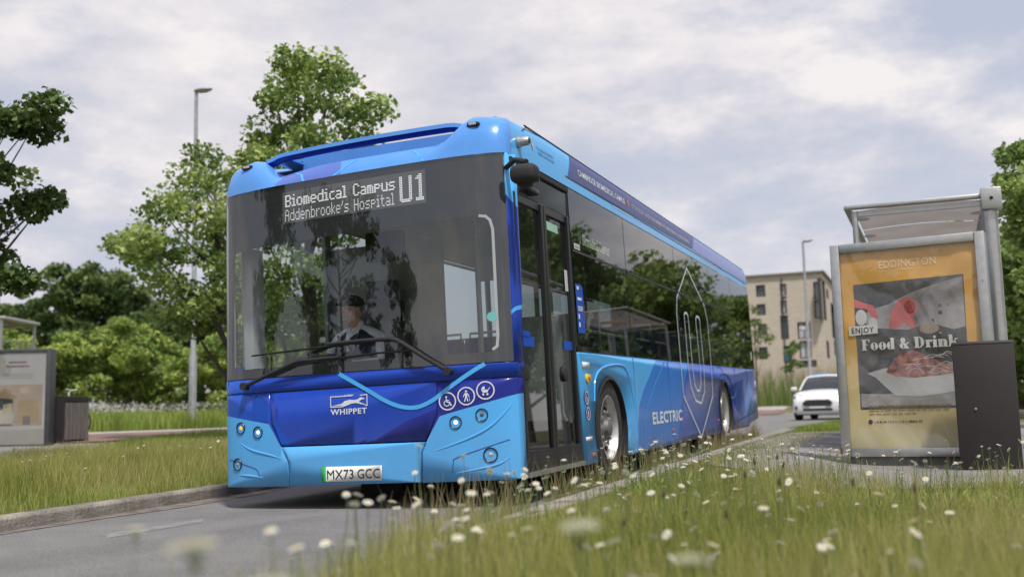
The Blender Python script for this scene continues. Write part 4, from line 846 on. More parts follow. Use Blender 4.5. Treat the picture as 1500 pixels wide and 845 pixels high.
def pxblobs(lst, d, spread=.5, jit=1.0):
    o_ = []
    for b in lst:
        px, py, r = b[:3]; rr = r*d/FPX; p = D(px, py, d+random.uniform(-spread, spread)*jit); o_.append((p.x, p.y, p.z, rr))
    return o_
def foot_at(px, d):
    p = D(px, 600, d); return (p.x, p.y, hgt(p.x, p.y))

# two limes beyond the far verge, beside the bus
TA = [(300, 232, 20), (285, 262, 28), (332, 268, 26), (256, 290, 20), (240, 318, 26), (292, 322, 36), (340, 330, 40), (222, 348, 22), (200, 365, 16), (184, 358, 8), (262, 372, 38), (312, 380, 46), (352, 400, 46), (232, 402, 28), (272, 430, 40), (332, 455, 46), (250, 465, 24), (292, 482, 26), (352, 505, 40), (306, 440, 40), (385, 440, 40), (400, 320, 36), (330, 300, 25), (215, 380, 16)]
tree('lime_tree', 'tall young lime tree whose lower crown hides part of the far lamp post', foot_at(352, 20), pxblobs(TA, 20, 1.1), .105, 125, .42, LEAF_A, .15, limbs=22, dens=4.6)
TB = [(425, 92, 15), (445, 112, 17), (420, 128, 22), (480, 103, 18), (498, 118, 12), (450, 152, 30), (400, 150, 9), (498, 152, 22), (545, 160, 15), (522, 182, 28), (470, 192, 38), (412, 192, 28), (382, 215, 22), (366, 232, 12), (420, 235, 38), (480, 240, 40), (536, 208, 22), (440, 290, 50), (400, 330, 50), (480, 340, 50), (530, 300, 42), (430, 410, 50), (500, 420, 46), (386, 480, 36), (440, 470, 40)]
tree('lime_tree', 'tallest lime tree rising above the front of the bus roof', foot_at(452, 17), pxblobs(TB, 17, 1.0), .100, 120, .38, LEAF_A, .15, limbs=24, dens=4.2)
TL = [(12, 188, 42), (50, 172, 22), (84, 148, 10), (68, 190, 13), (-25, 255, 55), (18, 250, 30), (10, 318, 40), (55, 306, 24), (85, 297, 9), (-5, 372, 28), (18, 404, 16), (38, 410, 8), (-30, 440, 40), (-60, 180, 60), (-90, 260, 80), (-90, 350, 80), (-70, 430, 60)]
tree('lime_tree', 'dark leaved tree whose branch tips reach in over the far bus shelter', foot_at(-115, 13.5), pxblobs([(a_-12, b_, c_*.95) for a_, b_, c_ in TL], 13.5, .6), .100, 100, .28, LEAF_D, .12, limbs=26, dens=4.6)
# trees right of the near shelter
TR = [(1496, 226, 17), (1482, 262, 20), (1512, 280, 40), (1494, 322, 22), (1545, 260, 60), (1524, 340, 34), (1560, 400, 60), (1590, 320, 60)]
tree('lime_tree', 'leafy tree overhanging the end of the near bus shelter roof', foot_at(1600, 16), pxblobs(TR, 16, .9), .13, 100, .36, LEAF_A, .16, limbs=20)
TR2 = [(1500, 400, 30), (1480, 390, 10), (1488, 445, 24), (1530, 430, 50), (1482, 492, 16), (1512, 510, 36), (1560, 480, 50), (1478, 415, 10)]
tree('maple_tree', 'darker tree standing low behind the round steel shelter post', foot_at(1540, 27), pxblobs(TR2, 27, 1.2), .17, 90, .55, LEAF_H, .16, limbs=14)
# dark tree line and bright bushes behind the far verge
for nm, lb, fx, d, bl, m, lf in (
    ('oak_tree', 'dark tree at the edge of the picture above the far shelter roof', 20, 62, [(25, 455, 28), (-10, 465, 30), (45, 475, 30), (10, 490, 35), (-40, 470, 40), (60, 500, 30), (10, 530, 40), (62, 446, 12)], LEAF_D, .34),
    ('oak_tree', 'highest dark tree of the far tree line with a ragged top', 115, 60, [(80, 428, 24), (84, 398, 10), (115, 412, 22), (135, 402, 18), (150, 430, 30), (110, 450, 36), (160, 460, 34), (80, 470, 30), (120, 500, 45)], LEAF_D, .34),
    ('oak_tree', 'dark tree sloping down towards the lime tree in the far tree line', 185, 61, [(172, 408, 14), (182, 425, 20), (205, 442, 20), (180, 455, 30), (215, 470, 26), (235, 470, 18), (190, 490, 36), (240, 500, 30)], LEAF_D, .34),
    ('oak_tree', 'dark tree seen between the lime tree and the lamp post base', 290, 63, [(262, 470, 22), (300, 460, 30), (340, 450, 30), (290, 500, 36), (340, 510, 36), (380, 470, 40), (250, 510, 20)], LEAF_D, .34),
    ('oak_tree', 'dark tree behind the bus seen through its windscreen', 450, 60, [(420, 450, 40), (470, 470, 40), (520, 480, 40), (430, 520, 40), (500, 530, 40), (570, 500, 40), (580, 550, 30)], LEAF_D, .36),
    ('hedge_bush', 'tallest bright green bush in the hedge with an arching top', 185, 46, [(187, 472, 16), (165, 490, 22), (205, 498, 24), (150, 512, 22), (185, 520, 34), (215, 530, 26), (150, 545, 30), (190, 565, 34), (220, 575, 24)], LEAF_B, .25),
    ('hedge_bush', 'bright green bush directly behind the far litter bin', 105, 45, [(104, 500, 18), (122, 515, 22), (82, 520, 20), (100, 545, 30), (130, 570, 28), (80, 570, 28), (55, 545, 26), (55, 575, 24), (105, 588, 22)], LEAF_B, .25),
    ('hedge_bush', 'rounded green bush in the hedge just short of the lamp post', 245, 47, [(232, 500, 16), (248, 520, 22), (262, 545, 24), (235, 560, 26), (262, 580, 22), (222, 585, 20)], LEAF_B, .25),
    ('hedge_bush', 'green bush in the hedge between the lamp post and the bus', 325, 46, [(300, 520, 24), (330, 510, 30), (310, 555, 30), (345, 560, 34), (300, 585, 22), (335, 590, 20), (370, 540, 40)], LEAF_B, .25),
    ('hedge_bush', 'green bush seen through the offside of the windscreen', 440, 44, [(410, 540, 34), (450, 530, 34), (490, 545, 34), (420, 580, 28), (480, 585, 28), (540, 560, 34), (600, 570, 34), (580, 530, 24)], LEAF_B, .25)):
    tree(nm, lb, foot_at(fx, d), pxblobs([(a_, b_, c_*1.12) for a_, b_, c_ in bl], d, 1.6), lf*(.7 if 'bush' in nm else .8), 190 if 'bush' in nm else 150, .52 if 'bush' in nm else .75, m, .12 if 'bush' in nm else .25, limbs=8, dens=4.2, group='bushes of the far hedge' if 'bush' in nm else 'dark trees of the far tree line')
M_REEDLEAF = leafmat('leaf_birch', [(.10, .16, .04), (.17, .24, .06), (.24, .31, .10)], .4)
tree('birch_tree', 'slender weeping birch showing past the rear corner of the bus', foot_at(1108, 56), pxblobs([(1104, 455, 8), (1110, 470, 11), (1118, 482, 11), (1108, 492, 12), (1126, 496, 8), (1104, 515, 9), (1114, 520, 6)], 56, .6), .13, 40, .34, M_REEDLEAF, .07, limbs=10, drop=1.2)
tree('birch_tree', 'small pale birch in front of the apartment building windows', foot_at(1161, 58), pxblobs([(1166, 505, 6), (1160, 518, 8), (1164, 532, 9), (1156, 540, 7)], 58, .5), .15, 55, .34, M_REEDLEAF, .05, limbs=8, drop=.6)
# trees behind the camera: they are seen mirrored in the windscreen and side glass
def round_tree(name, label, x, y, h_, r, m, leaf, group):
    z0 = hgt(x, y); bl = []
    for k in range(22):
        f = random.uniform(.22, 1); rr = r*(1.05-.75*abs(f-.5)*1.3); a = random.uniform(0, 6.28); q = rr*random.uniform(.3, .75); bl.append((x+q*math.cos(a), y+q*math.sin(a), z0+h_*f*.9+.3, r*random.uniform(.22, .42)))
    return tree(name, label, (x, y, z0), bl, leaf, 50, .5, m, .15, group, limbs=18)
G_ = 'trees behind the camera mirrored in the bus glass'
ROW = ['round tree behind the food poster mirrored low in the side windows', 'tree in the row behind the near shelter, second from the bus', 'third tree of the row hidden behind the food poster', 'tree of the row beyond the near shelter with the widest crown', 'farthest tree of the row beyond the near shelter', 'tree of the row standing outermost from the road', 'small tree beside the second near shelter']
for k_, (x_, y_, h_) in enumerate(((6.4, 30, 6.2), (8.6, 36, 6.5), (6.2, 43, 6.5), (10.5, 43, 7), (7.6, 51, 7), (11.5, 34, 6.5), (4.9, 21.5, 4.6))): round_tree('maple_tree', ROW[k_], x_, y_, h_, 2.3, LEAF_H, .20, 'row of trees beyond the near shelter')
for (x, y, h_, r, lb) in ((-15.5, -26, 9.6, 2.4, 'tree mirrored in the middle of the windscreen'), (-19.5, -20, 11.0, 2.8, 'large dark tree mirrored at the offside end of the windscreen'), (-13.0, -31, 7.0, 1.5, 'slim tree mirrored low in the windscreen right of the driver'),
                          (12, 30, 10, 3.4, 'tall tree mirrored in the middle side windows'), (9.5, 17.5, 9.5, 3.0, 'spreading tree mirrored in the side windows behind the door'), (16, 40, 9, 3.2, 'tree mirrored in the rear side windows'), (8.5, 24, 8.5, 2.4, 'tree mirrored above the shield outline on the side glass'), (10, 6, 8, 2.6, 'tree mirrored in the door glass')):
    round_tree('maple_tree', lb, x, y, h_*(1.08 if x < 0 else 1), r*(1.4 if x < 0 else 1), LEAF_D if x < 0 else LEAF_H, .20, G_)

# ------------------------------------------------------------------ grasses and flowers
def blades(name, label, pts, hts, width, m, bend=.35, lean=(0, 0), seg=3, parent=None, kind='stuff'):
    n = len(pts); pts = np.asarray(pts); hts = np.asarray(hts)[:, None]; a = rng.uniform(0, 2*np.pi, n); w_ = width*rng.uniform(.6, 1.3, n)[:, None]
    side = np.stack([np.cos(a), np.sin(a), np.zeros(n)], 1); b = rng.uniform(0, 2*np.pi, n); dirn = np.stack([np.cos(b), np.sin(b), np.zeros(n)], 1)*rng.uniform(.05, bend, n)[:, None]+np.array([lean[0], lean[1], 0])
    R_ = []
    for k in range(seg+1):
        f = k/seg; c = pts+np.array([0, 0, 1])*hts*(f-.10*f*f)+dirn*hts*f*f; ww = w_*(1-f)**.6 if k < seg else w_*0+.0004; R_ += [c-side*ww/2, c+side*ww/2]
    V = np.stack(R_, 1).reshape(-1, 3); i = np.arange(n)*(2*(seg+1)); F = np.concatenate([np.stack([i+2*k, i+2*k+1, i+2*k+3, i+2*k+2], 1) for k in range(seg)])
    q_ = pts[:, 0]*2.3+1.5*np.sin(pts[:, 1]*1.9); t = np.clip(rng.uniform(0, .72, n)+.22+.26*np.sin(q_)*np.cos(pts[:, 1]*1.3+.7*np.sin(pts[:, 0]*3.1)), 0, 1); o = npmesh(name, V, F, m, parent, tone=np.tile(t, seg)); 
    if kind: tag(o, label, kind=kind)
    return o
GR_MEADOW = leafmat('meadow_grass', [(0.157, 0.189, 0.037), (0.270, 0.299, 0.063), (0.390, 0.397, 0.110), (0.528, 0.470, 0.232)], .38, .6)
GR_LUSH = leafmat('lush_grass', [(0.133, 0.199, 0.041), (0.236, 0.325, 0.066), (0.398, 0.467, 0.104)], .35, .6)
GR_DRY = leafmat('dry_grass', [(.20, .17, .08), (.30, .25, .13), (.36, .30, .18)], .3, .7)
def lowr(p): return 1-.38*sst(2.9, 3.8, p[0])*sst(-3.0, -.8, p[1])
def meadow_edge(y): return 1.9+max(0, -3.4-y)*.30
def sample(n, x0, x1, y0, y1, ok):
    o_ = []
    while len(o_) < n:
        x = random.uniform(x0, x1); y = random.uniform(y0, y1)
        if ok(x, y): o_.append((x, y, hgt(x, y)-.01))
    return o_
def in_meadow(x, y):
    if x < meadow_edge(y): return False
    d_ = math.hypot(x-CAM.x, y-CAM.y)
    if d_ < .75: return False
    if y > 1.0+.25*math.sin(x*3)+random.gauss(0, .2) and x > 2.2: return random.random() < .05*max(0, 1-(y-.9)/3)
    return random.random() < (1 if y < -.6 else .5)
def patchy(x, y): return .5+.5*math.sin(x*2.1+1.3*math.sin(y*1.7))*math.cos(y*1.4+.8*math.sin(x*2.7))
P_ = sample(62000, 1.9, 6.5, -5.6, 5.5, in_meadow); blades('meadow_grass', 'long summer meadow grass between the kerb and the near shelter', P_, [max(min(1, .16+.62*(p[0]-1.87)), .9*sst(-2.0, -2.9, p[1]))*lowr(p)*(.13+.16*random.random()+.07*patchy(p[0], p[1]))+(.10*random.random()*min(1, p[0]-1.8) if random.random() < .07 else 0) for p in P_], .0042, GR_MEADOW)
P_ = [(x_, y_, hgt(x_, y_)-.01) for x_, y_ in ((random.uniform(1.9, 2.9), random.uniform(-5.2, -3.9)) for _ in range(420))]; blades('meadow_grass', 'thin fringe of tall grass at the near corner of the meadow', P_, [.15+.17*random.random() for p in P_], .0042, GR_MEADOW)
P_ = sample(13000, 1.95, 6.5, -5.6, 4, in_meadow); blades('clover_tufts', 'short lush green growth under the meadow grass', P_, [min(1, .2+.5*(p[0]-1.87))*(.06+.12*random.random()) for p in P_], .010, GR_LUSH, .6)
P_ = sample(9000, 1.87, 2.6, -2.5, 9, lambda x, y: True); blades('meadow_grass', 'shorter grass behind the kerb along the bus', P_, [.025+.05*random.random() for p in P_], .005, GR_MEADOW)
# gutter weeds growing between the road and the kerb
P_ = []
for y in np.arange(-2.6, 9.5, .10):
    if math.sin(y*2.3)+math.sin(y*5.1+1) > -1.25:
        for _ in range(random.randint(5, 18)): x = random.gauss(1.575, .02); yy = y+random.gauss(0, .035); P_.append((x, yy, base(x, yy)-.005))
blades('gutter_weeds', 'tall wispy grass growing in the gutter beside the bus', P_, [abs(random.gauss(.27, .08))+.04 for p in P_], .006, GR_DRY, .30)
P_ = [p for p in P_ for _ in (0, 1) if random.random() < .7]; blades('gutter_weeds', 'green grass tufts at the foot of the kerb', [(p[0]+random.gauss(0, .015), p[1]+random.gauss(0, .03), p[2]) for p in P_], [abs(random.gauss(.14, .06))+.03 for p in P_], .007, GR_MEADOW, .4)
P_ = sample(1300, 1.95, 6.2, -5.0, 1.2, lambda x, y: x > meadow_edge(y) and math.hypot(x-CAM.x, y-CAM.y) > 1.2)
blades('seeding_grass', 'scattered taller straw coloured seed stalks over the meadow', P_, [(.20+.20*random.random())*min(1, .35+.5*(p[0]-1.87))*lowr(p) for p in P_], .0030, GR_DRY, .25)
hd_ = np.array([(p[0]+random.gauss(0, .03), p[1]+random.gauss(0, .03), p[2]+random.uniform(.14, .34)*min(1, .4+.5*(p[0]-1.87))*lowr(p)+random.uniform(-.02, .03)) for p in P_ for _ in range(5)]); tag(leaf_mesh('grass_seed_heads', hd_, .012, GR_DRY, None, upbias=0, drop=-1.5, ar=.35), 'feathery seed heads of the tall meadow grass', kind='stuff')
P_ = sample(2600, 1.95, 6.2, -5.0, .5, lambda x, y: x > meadow_edge(y) and patchy(x*1.7, y*1.7) > .62)
blades('broad_leaf_weeds', 'clumps of broad green weed leaves low in the meadow', P_, [.05+.11*random.random() for p in P_], .022, GR_LUSH, .9)
# far verge across the road
def verge_ok(x, y): return x < -2.14 and (x > -8.2+1.1*math.sin(y*.7))
P_ = sample(60000, -9.2, -2.13, -3.5, 9.5, lambda x, y: verge_ok(x, y) and random.random() < (1 if x > -6 else .7)); blades('verge_grass', 'long flowering grass on the verge across the road', P_, [.08+min(1, (-2.1-p[0])/.9)*(.10+.17*random.random()) for p in P_], .0075, GR_MEADOW)
P_ = sample(16000, -3.4, -2.12, -3.5, 9.5, verge_ok); blades('verge_grass', 'short greener grass next to the far kerb', P_, [.05+.09*random.random() for p in P_], .008, GR_LUSH, .5)
def pxzone(n, poly, dz=0):
    xs_ = [p[0] for p in poly]; ys_ = [p[1] for p in poly]; o_ = []; W = [xy(at(*p)) for p in poly]; X0, X1 = min(p[0] for p in W), max(p[0] for p in W); Y0, Y1 = min(p[1] for p in W), max(p[1] for p in W)
    while len(o_) < n:
        x = random.uniform(X0, X1); y = random.uniform(Y0, Y1)
        if inside((x, y), W): o_.append((x, y, hgt(x, y)-.01))
    return o_
P_ = pxzone(24000, [(170, 656), (420, 660), (420, 640), (300, 641)]); blades('verge_grass', 'bright green grass strip in front of the red cycle path', P_, [.10+.16*random.random() for p in P_], .014, GR_LUSH)
P_ = pxzone(40000, [(-90, 642), (90, 637), (420, 625), (420, 616), (90, 624), (-90, 628)]); blades('field_grass', 'tall grass field between the cycle path and the hedge', P_, [.30+.30*random.random() for p in P_], .030, GR_LUSH)
P_ = pxzone(9000, [(1150, 633), (1262, 630), (1262, 617), (1225, 619)]); blades('verge_grass', 'green grass island beside the road in front of the white car', P_, [.05+.09*random.random() for p in P_], .02, GR_LUSH)

# ------------------------------------------------------------------ daisies and umbels standing in the grass
M_PETAL = mat('daisy_petal', (.80, .80, .76), .7, var=.03, trans=.3); M_EYE = mat('daisy_centre', (.72, .50, .04), .8); M_STEM = mat('flower_stem', (.14, .20, .06), .8, trans=.2)
def daisy_mesh(h_, r, npet=13, droop=.1):
    stem = MB().tube([(0, 0, 0), (.01, 0, h_*.4), (.0, .012, h_*.8), (.004, .008, h_)], [.0022, .002, .0018, .0016], 5)
    fl = MB()
    for k in range(npet):
        a = 2*math.pi*k/npet; c, s_ = math.cos(a), math.sin(a); w_ = r*.20
        fl.add([(c*r*.25, s_*r*.25, .002), (c*r*.62-s_*w_, s_*r*.62+c*w_, .004), (c*r, s_*r, .002-droop*r), (c*r*.62+s_*w_, s_*r*.62-c*w_, .004)], [(0, 1, 2, 3)])
    fl.mat(1).sphere((0, 0, .003), (r*.30, r*.30, r*.16), 8, 4); return stem, fl
protos = []
for h_, r, dr in ((.30, .019, .1), (.36, .017, .35), (.24, .018, .0)):
    st, fl = daisy_mesh(h_, r, 13, dr); s_ = st.build('daisy', M_STEM, None, 50); f_ = fl.build('flower_head', [M_PETAL, M_EYE], s_); f_.location = (.004, .008, h_); protos.append((s_, f_, h_))
def daisy(p, h_, label, group, first={}):
    k = random.randrange(3); s_, f_, h0 = protos[k]
    if k not in first: first[k] = 1; a, b = s_, f_
    else:
        a = s_.copy(); b = f_.copy(); COL.objects.link(a); COL.objects.link(b); b.parent = a; b.matrix_parent_inverse.identity()
    sc_ = h_/h0; a.location = p; a.scale = (1, 1, sc_); a.rotation_euler = (random.gauss(0, .10), random.gauss(0, .10), random.uniform(0, 6.28)); b.scale = (1, 1, 1/sc_)
    b.rotation_euler = (random.gauss(.25, .35), random.gauss(0, .35), 0); tag(a, label, 'daisy', group)
DG = 'white daisies in the meadow beside the bus'; n = 0; random.seed(21)
while n < 205:
    x = random.uniform(1.9, 5.6); y = random.uniform(-5.3, 1.6)
    if x < meadow_edge(y) or math.hypot(x-CAM.x, y-CAM.y) < 1.7 or random.random() > .35+.65*(x < 3.6): continue
    daisy((x, y, hgt(x, y)), random.uniform(.20, .36), 'white daisy with a yellow centre in the long meadow grass', DG); n += 1
# the daisies leaning out over the kerb in front of the bumper, and those close to the lens
for px, py, d in ((612, 690, 4.6), (713, 690, 4.4), (682, 700, 4.3), (703, 720, 4.2), (655, 738, 4.0), (602, 742, 3.8), (678, 747, 3.9), (782, 712, 4.6), (803, 700, 4.8), (770, 712, 4.4), (573, 762, 3.2), (490, 793, 2.4), (452, 800, 2.2), (406, 777, 2.1), (540, 735, 3.3), (656, 760, 3.6), (680, 772, 3.4), (742, 716, 4.0), (620, 652, 4.0), (688, 668, 4.3), (640, 800, 2.6), (760, 775, 2.8), (845, 745, 3.2)):
    p = D(px, py, d); g_ = hgt(p.x, p.y); daisy((p.x, p.y, g_), max(.12, p.z-g_), 'tall white daisy rising above the kerb near the bus bumper', 'tall daisies in front of the bus bumper')
for n in range(60):
    y = random.uniform(-3, 8.5); x = random.uniform(-7.5, -2.4); daisy((x, y, hgt(x, y)), random.uniform(.2, .34), 'small white daisy in the verge grass across the road', 'white daisies in the verge across the road')
def daisy_scatter(label, pts):
    V = []; F = []; mi_ = []
    for (x, y, z, h_, r) in pts:
        b = len(V); lx, ly = random.gauss(0, .03), random.gauss(0, .03); V += [(x-.0015, y, z), (x+.0015, y, z), (x+lx+.0012, y+ly, z+h_), (x+lx-.0012, y+ly, z+h_)]; F.append((b, b+1, b+2, b+3)); mi_.append(2); tx, ty = random.gauss(0, .3), random.gauss(-.2, .3); c = (x+lx, y+ly, z+h_)
        for k in range(9):
            a = 6.283*k/9; b = len(V)
            for rr, da in ((.2, 0), (.75, -.3), (1, 0), (.75, .3)): q = (r*rr*math.cos(a+da), r*rr*math.sin(a+da)); V.append((c[0]+q[0], c[1]+q[1], c[2]+q[0]*tx+q[1]*ty-.15*r*rr))
            F.append((b, b+1, b+2, b+3)); mi_.append(0)
        b = len(V); V += [(c[0]+r*.28*math.cos(a), c[1]+r*.28*math.sin(a), c[2]+.003+r*.28*(math.cos(a)*tx+math.sin(a)*ty)) for a in (0, 1.57, 3.14, 4.71)]; F.append((b, b+1, b+2, b+3)); mi_.append(1)
    tag(npmesh('daisies', V, F, [M_PETAL, M_EYE, M_STEM], midx=mi_), label, kind='stuff')
pp = []
while len(pp) < 420:
    x = random.uniform(1.9, 6); y = random.uniform(-4.5, 1.6)
    if x > meadow_edge(y) and math.hypot(x-CAM.x, y-CAM.y) > 2.2 and random.random() < (1 if y > -2.5 else .35)*(1 if x < 3.4 else .35): pp.append((x, y, hgt(x, y), random.uniform(.12, .34), random.uniform(.008, .015)))
daisy_scatter('small white daisies scattered through the meadow grass', pp)
daisy_scatter('tiny white flowers scattered over the verge across the road', [(random.uniform(-8, -2.4), y_, .02, random.uniform(.18, .34), random.uniform(.009, .015)) for y_ in np.random.default_rng(4).uniform(-3, 9, 260)])
M_UMB = mat('umbel_cream', (.66, .64, .48), .8, var=.1, trans=.2)
def umbel(p, h_, r, label, first=[]):
    if not first:
        st = MB().tube([(0, 0, 0), (.01, 0, .5), (0, .01, .93)], [.003, .0028, .002], 6)
        for k in range(12): a = 2.4*k; rr = .75*math.sqrt(k/12)*.06/.06; st.tube([(0, .01, .93), (rr*.05*math.cos(a), .01+rr*.05*math.sin(a), 1.0)], .0012, 4)
        s_ = st.build('umbel_flower', M_STEM, None); fl = MB()
        for k in range(90): a = 2.4*k; rr = math.sqrt(k/90)*.055; fl.sphere((rr*math.cos(a), rr*math.sin(a), 1.0-rr*rr*3+random.uniform(-.003, .003)), (.0045, .0045, .003), 5, 3)
        f_ = fl.build('flower_head', M_UMB, s_); first += [s_, f_]; a, b = s_, f_
    else: a = first[0].copy(); b = first[1].copy(); COL.objects.link(a); COL.objects.link(b); b.parent = a
    a.location = p; a.scale = (r/.055, r/.055, h_); a.rotation_euler = (random.gauss(0, .06), random.gauss(0, .06), random.uniform(0, 6)); tag(a, label, 'wildflower')
for px, py, d, r, lb in ((885, 755, 1.5, .028, 'large pale umbel close to the lens below the front wheel'), (363, 785, 1.25, .030, 'pale umbel close to the lens over the road'), (475, 832, 1.25, .030, 'cream umbel at the bottom edge below the number plate'), (1030, 812, 1.5, .022, 'yellowish umbel near the bottom edge below the rear wheel'), (182, 772, 1.9, .014, 'single small blurred flower standing over the bare road'), (635, 840, 1.1, .022, 'umbel at the bottom edge below the fog lamp')):
    p = D(px, py, d); g_ = hgt(p.x, p.y); umbel((p.x, p.y, g_), max(.2, p.z-g_), r, lb)
# dark seed heads
st = MB().tube([(0, 0, 0), (.01, 0, .55), (0, .01, .95)], .0018, 5).build('plantain', M_STEM, None); sh = MB().sphere((0, .01, .97), (.006, .006, .035), 8, 6).build('seed_head', mat('seed_brown', (.07, .035, .03), .9), st)
for k, (px, py, d) in enumerate(((1136, 668, 4.6), (1145, 664, 4.8), (1147, 675, 4.7), (1100, 690, 4.2), (1235, 700, 3.6), (1135, 700, 3.9), (1240, 655, 4.6), (850, 790, 2.4), (918, 760, 3.0), (1350, 708, 3.2), (1390, 664, 5), (1060, 745, 3.0), (965, 720, 3.8))):
    a = st if k == 0 else st.copy(); b = sh if k == 0 else sh.copy()
    if k: COL.objects.link(a); COL.objects.link(b); b.parent = a
    p = D(px, py, d); g_ = hgt(p.x, p.y); a.location = (p.x, p.y, g_); a.scale = (1, 1, max(.2, p.z-g_)); a.rotation_euler = (0, random.gauss(0, .08), k); tag(a, 'dark brown seed head on a thin stalk above the meadow grass', 'seed head', 'dark seed heads over the meadow')
# white froth of cow parsley far off under the hedge
P_ = pxzone(700, [(110, 625), (420, 616), (420, 612), (110, 620)]); F_ = []
pt = np.array([(x, y, z+random.uniform(.50, .80)) for x, y, z in P_ for _ in range(4)])+rng.normal(0, .06, (len(P_)*4, 3)); tag(leaf_mesh('cow_parsley', pt, .06, M_PETAL, None, upbias=1.5), 'band of white cow parsley blossom along the foot of the hedge', kind='stuff')
# reeds and rough grass on the bank beyond the road
GR_REED = leafmat('reed_grass', [(.17, .21, .06), (.27, .31, .10), (.42, .38, .22), (.50, .44, .30)], .35, .7)
P_ = pxzone(15000, [(1040, 594), (1330, 591), (1330, 586), (1040, 588)]); blades('reed_bank', 'tall green reeds on the bank between the road and the apartment building', P_, [1.5+1.1*random.random() for p in P_], .07, leafmat('reed_green', [(.08, .14, .03), (.16, .24, .06), (.26, .32, .10)], .35), .18)
P_ = [(p[0]+random.uniform(-1, 1), p[1]+6+random.uniform(-1, 2), hgt(p[0], p[1])+.2) for p in P_[:9000]]; blades('reed_bank', 'buff dry reed tops behind the green reeds', P_, [2.4+1.0*random.random() for p in P_], .06, leafmat('reed_buff', [(.34, .28, .17), (.48, .40, .27)], .3), .12)
# ------------------------------------------------------------------ lamp posts
def lamp_post(name, label, px, d, top_z, r, arm, cable=False):
    x, y, z = foot_at(px, d); t = empty(name, (x, y, z)); tag(t, label, 'lamp post'); h_ = top_z-z
    MB().tube([(0, 0, 0), (0, 0, h_*.21), (0, 0, h_*.22), (0, 0, h_)], [r*1.35, r*1.35, r*.95, r*.62], 14).build('column', M_GALV, t, 50)
    MB().lathe([(0, r*1.9), (.03, r*1.9), (.035, r*1.4), (.22, r*1.4)], (0, 0, 0), 'Z', 14).build('base_collar', M_MATTE, t, 40)
    MB().rbox((0, r*-1.36, h_*.10), (r*1.2, .02, .5), .008, 1).build('access_door', M_GALV, t)
    ax = Vector((RT.x, RT.y, 0)).normalized()*arm; MB().tube([(0, 0, h_), tuple(ax*.25+Vector((0, 0, h_+.05))), tuple(ax*.5+Vector((0, 0, h_+.06)))], r*.5, 8).build('arm', M_GALV, t, 50)
    c = ax*.5+Vector((0, 0, h_+.06)); a = math.atan2(ax.y, ax.x); m_ = MB().sphere((0, 0, 0), (.24, .13, .055), 20, 10); hd_ = m_.build('lamp_head', M_GALV, t, 50); hd_.location = c; hd_.rotation_euler = (0, -.10, a)
    ln = MB().sphere((0, 0, -.030), (.18, .10, .040), 16, 8).build('lamp_lens', mat('lamp_lens', (.45, .45, .42), .3), hd_, 50); return t
p = D(290, 118, 26); lamp_post('lamp_post', 'tall grey lamp post rising beyond the lime tree and far verge', 282, 26, p.z, .070, .34)
p = D(1184, 350, 46); lp = lamp_post('lamp_post', 'slim distant lamp post in front of the apartment building', 1190, 46, p.z, .080, .42)
MB().rbox((-.22, -.12, 3.75), (.26, .16, .18), .03, 2).tube([(0, 0, 3.75), (-.2, -.1, 3.8)], .02, 6).build('camera_box', M_LGREY, lp, 40); MB().box((.42, -.06, 1.6), (.62, .03, .34)).build('small_sign', M_LIGHT, lp)

# ------------------------------------------------------------------ litter bins
def bin_unit(name, label, loc, rz, w_, dp, h_, m_side, detail):
    t = empty(name, loc, (0, 0, rz)); tag(t, label, 'litter bin')
    mb = MB(); mb.rbox((0, -dp/2+.015, h_/2+.02), (w_, .03, h_-.04), .012, 2); b = mb.build('front_panel', m_side, t, 40)
    mb = MB()
    for sx in (-1, 1): mb.rbox((sx*(w_/2-.012), 0, h_/2+.02), (.024, dp-.03, h_-.06), .008, 1)
    mb.build('side_panels', m_side, t)
    MB().rbox((0, 0, h_-.015), (w_+.01, dp, .05), .02, 3).build('hood', m_side, t, 40)
    MB().box((0, .02, .03), (w_*.8, dp*.7, .06)).build('plinth', M_DARK, t); MB().rbox((0, dp/2-.03, h_*.43), (w_-.06, .03, h_*.8), .01, 1).build('back_door', detail, t)
    MB().lathe([(0, .010), (.008, .010), (.010, .001)], (0, 0, 0), 'Y', 12).build('lock', M_STEEL, t, 35).matrix_local = Matrix.Translation((-w_*.18, -dp/2-.002, h_*.53)) @ Matrix.Rotation(math.pi, 4, 'Z')
    mb = MB()
    for sx in (-1, 1):
        for sy in (-1, 1): mb.box((sx*w_*.38, sy*dp*.36, .03), (.05, .05, .06))
    mb.build('feet', M_MATTE, t); return t
M_BIN = mat('bin_brown', (.028, .022, .022), .6, var=.12, scale=3, bump=.15, bscale=150)
p0 = Vector((4.16, 2.52, 0)); zb = hgt(4.4, 2.7); rz_ = YAW*0+math.atan2(.17, .47)
bin_unit('litter_bin', 'tall dark brown litter bin standing in front of the food poster', (4.40, 2.93, -.10), R(-4.5), .475, .42, 1.17, M_BIN, M_MATTE)
p = at(101, 653); p = D(100, 652, 21.5); t = empty('litter_bin', (p.x, p.y, hgt(p.x, p.y)), (0, 0, R(79))); tag(t, 'far litter bin with wooden slats and a dark side panel next to the far shelter', 'litter bin')
M_SLAT = mat('bin_slat', (.135, .12, .115), .8, var=.25, scale=10, stretch=(4, 4, .4)); MB().rbox((-.31, 0, .47), (.05, .52, .96), .015, 2).build('side_panel', M_BIN, t); MB().rbox((0, 0, .87), (.56, .50, .13), .02, 2).build('hood', M_MATTE, t)
for k in range(6): MB().rbox((-.22+.093*k, -.235, .43), (.084, .02, .74), .004, 1).build('slat', M_SLAT, t)
for k in range(5): MB().rbox((.268, -.18+.093*k, .43), (.02, .084, .74), .004, 1).build('slat', M_SLAT, t)
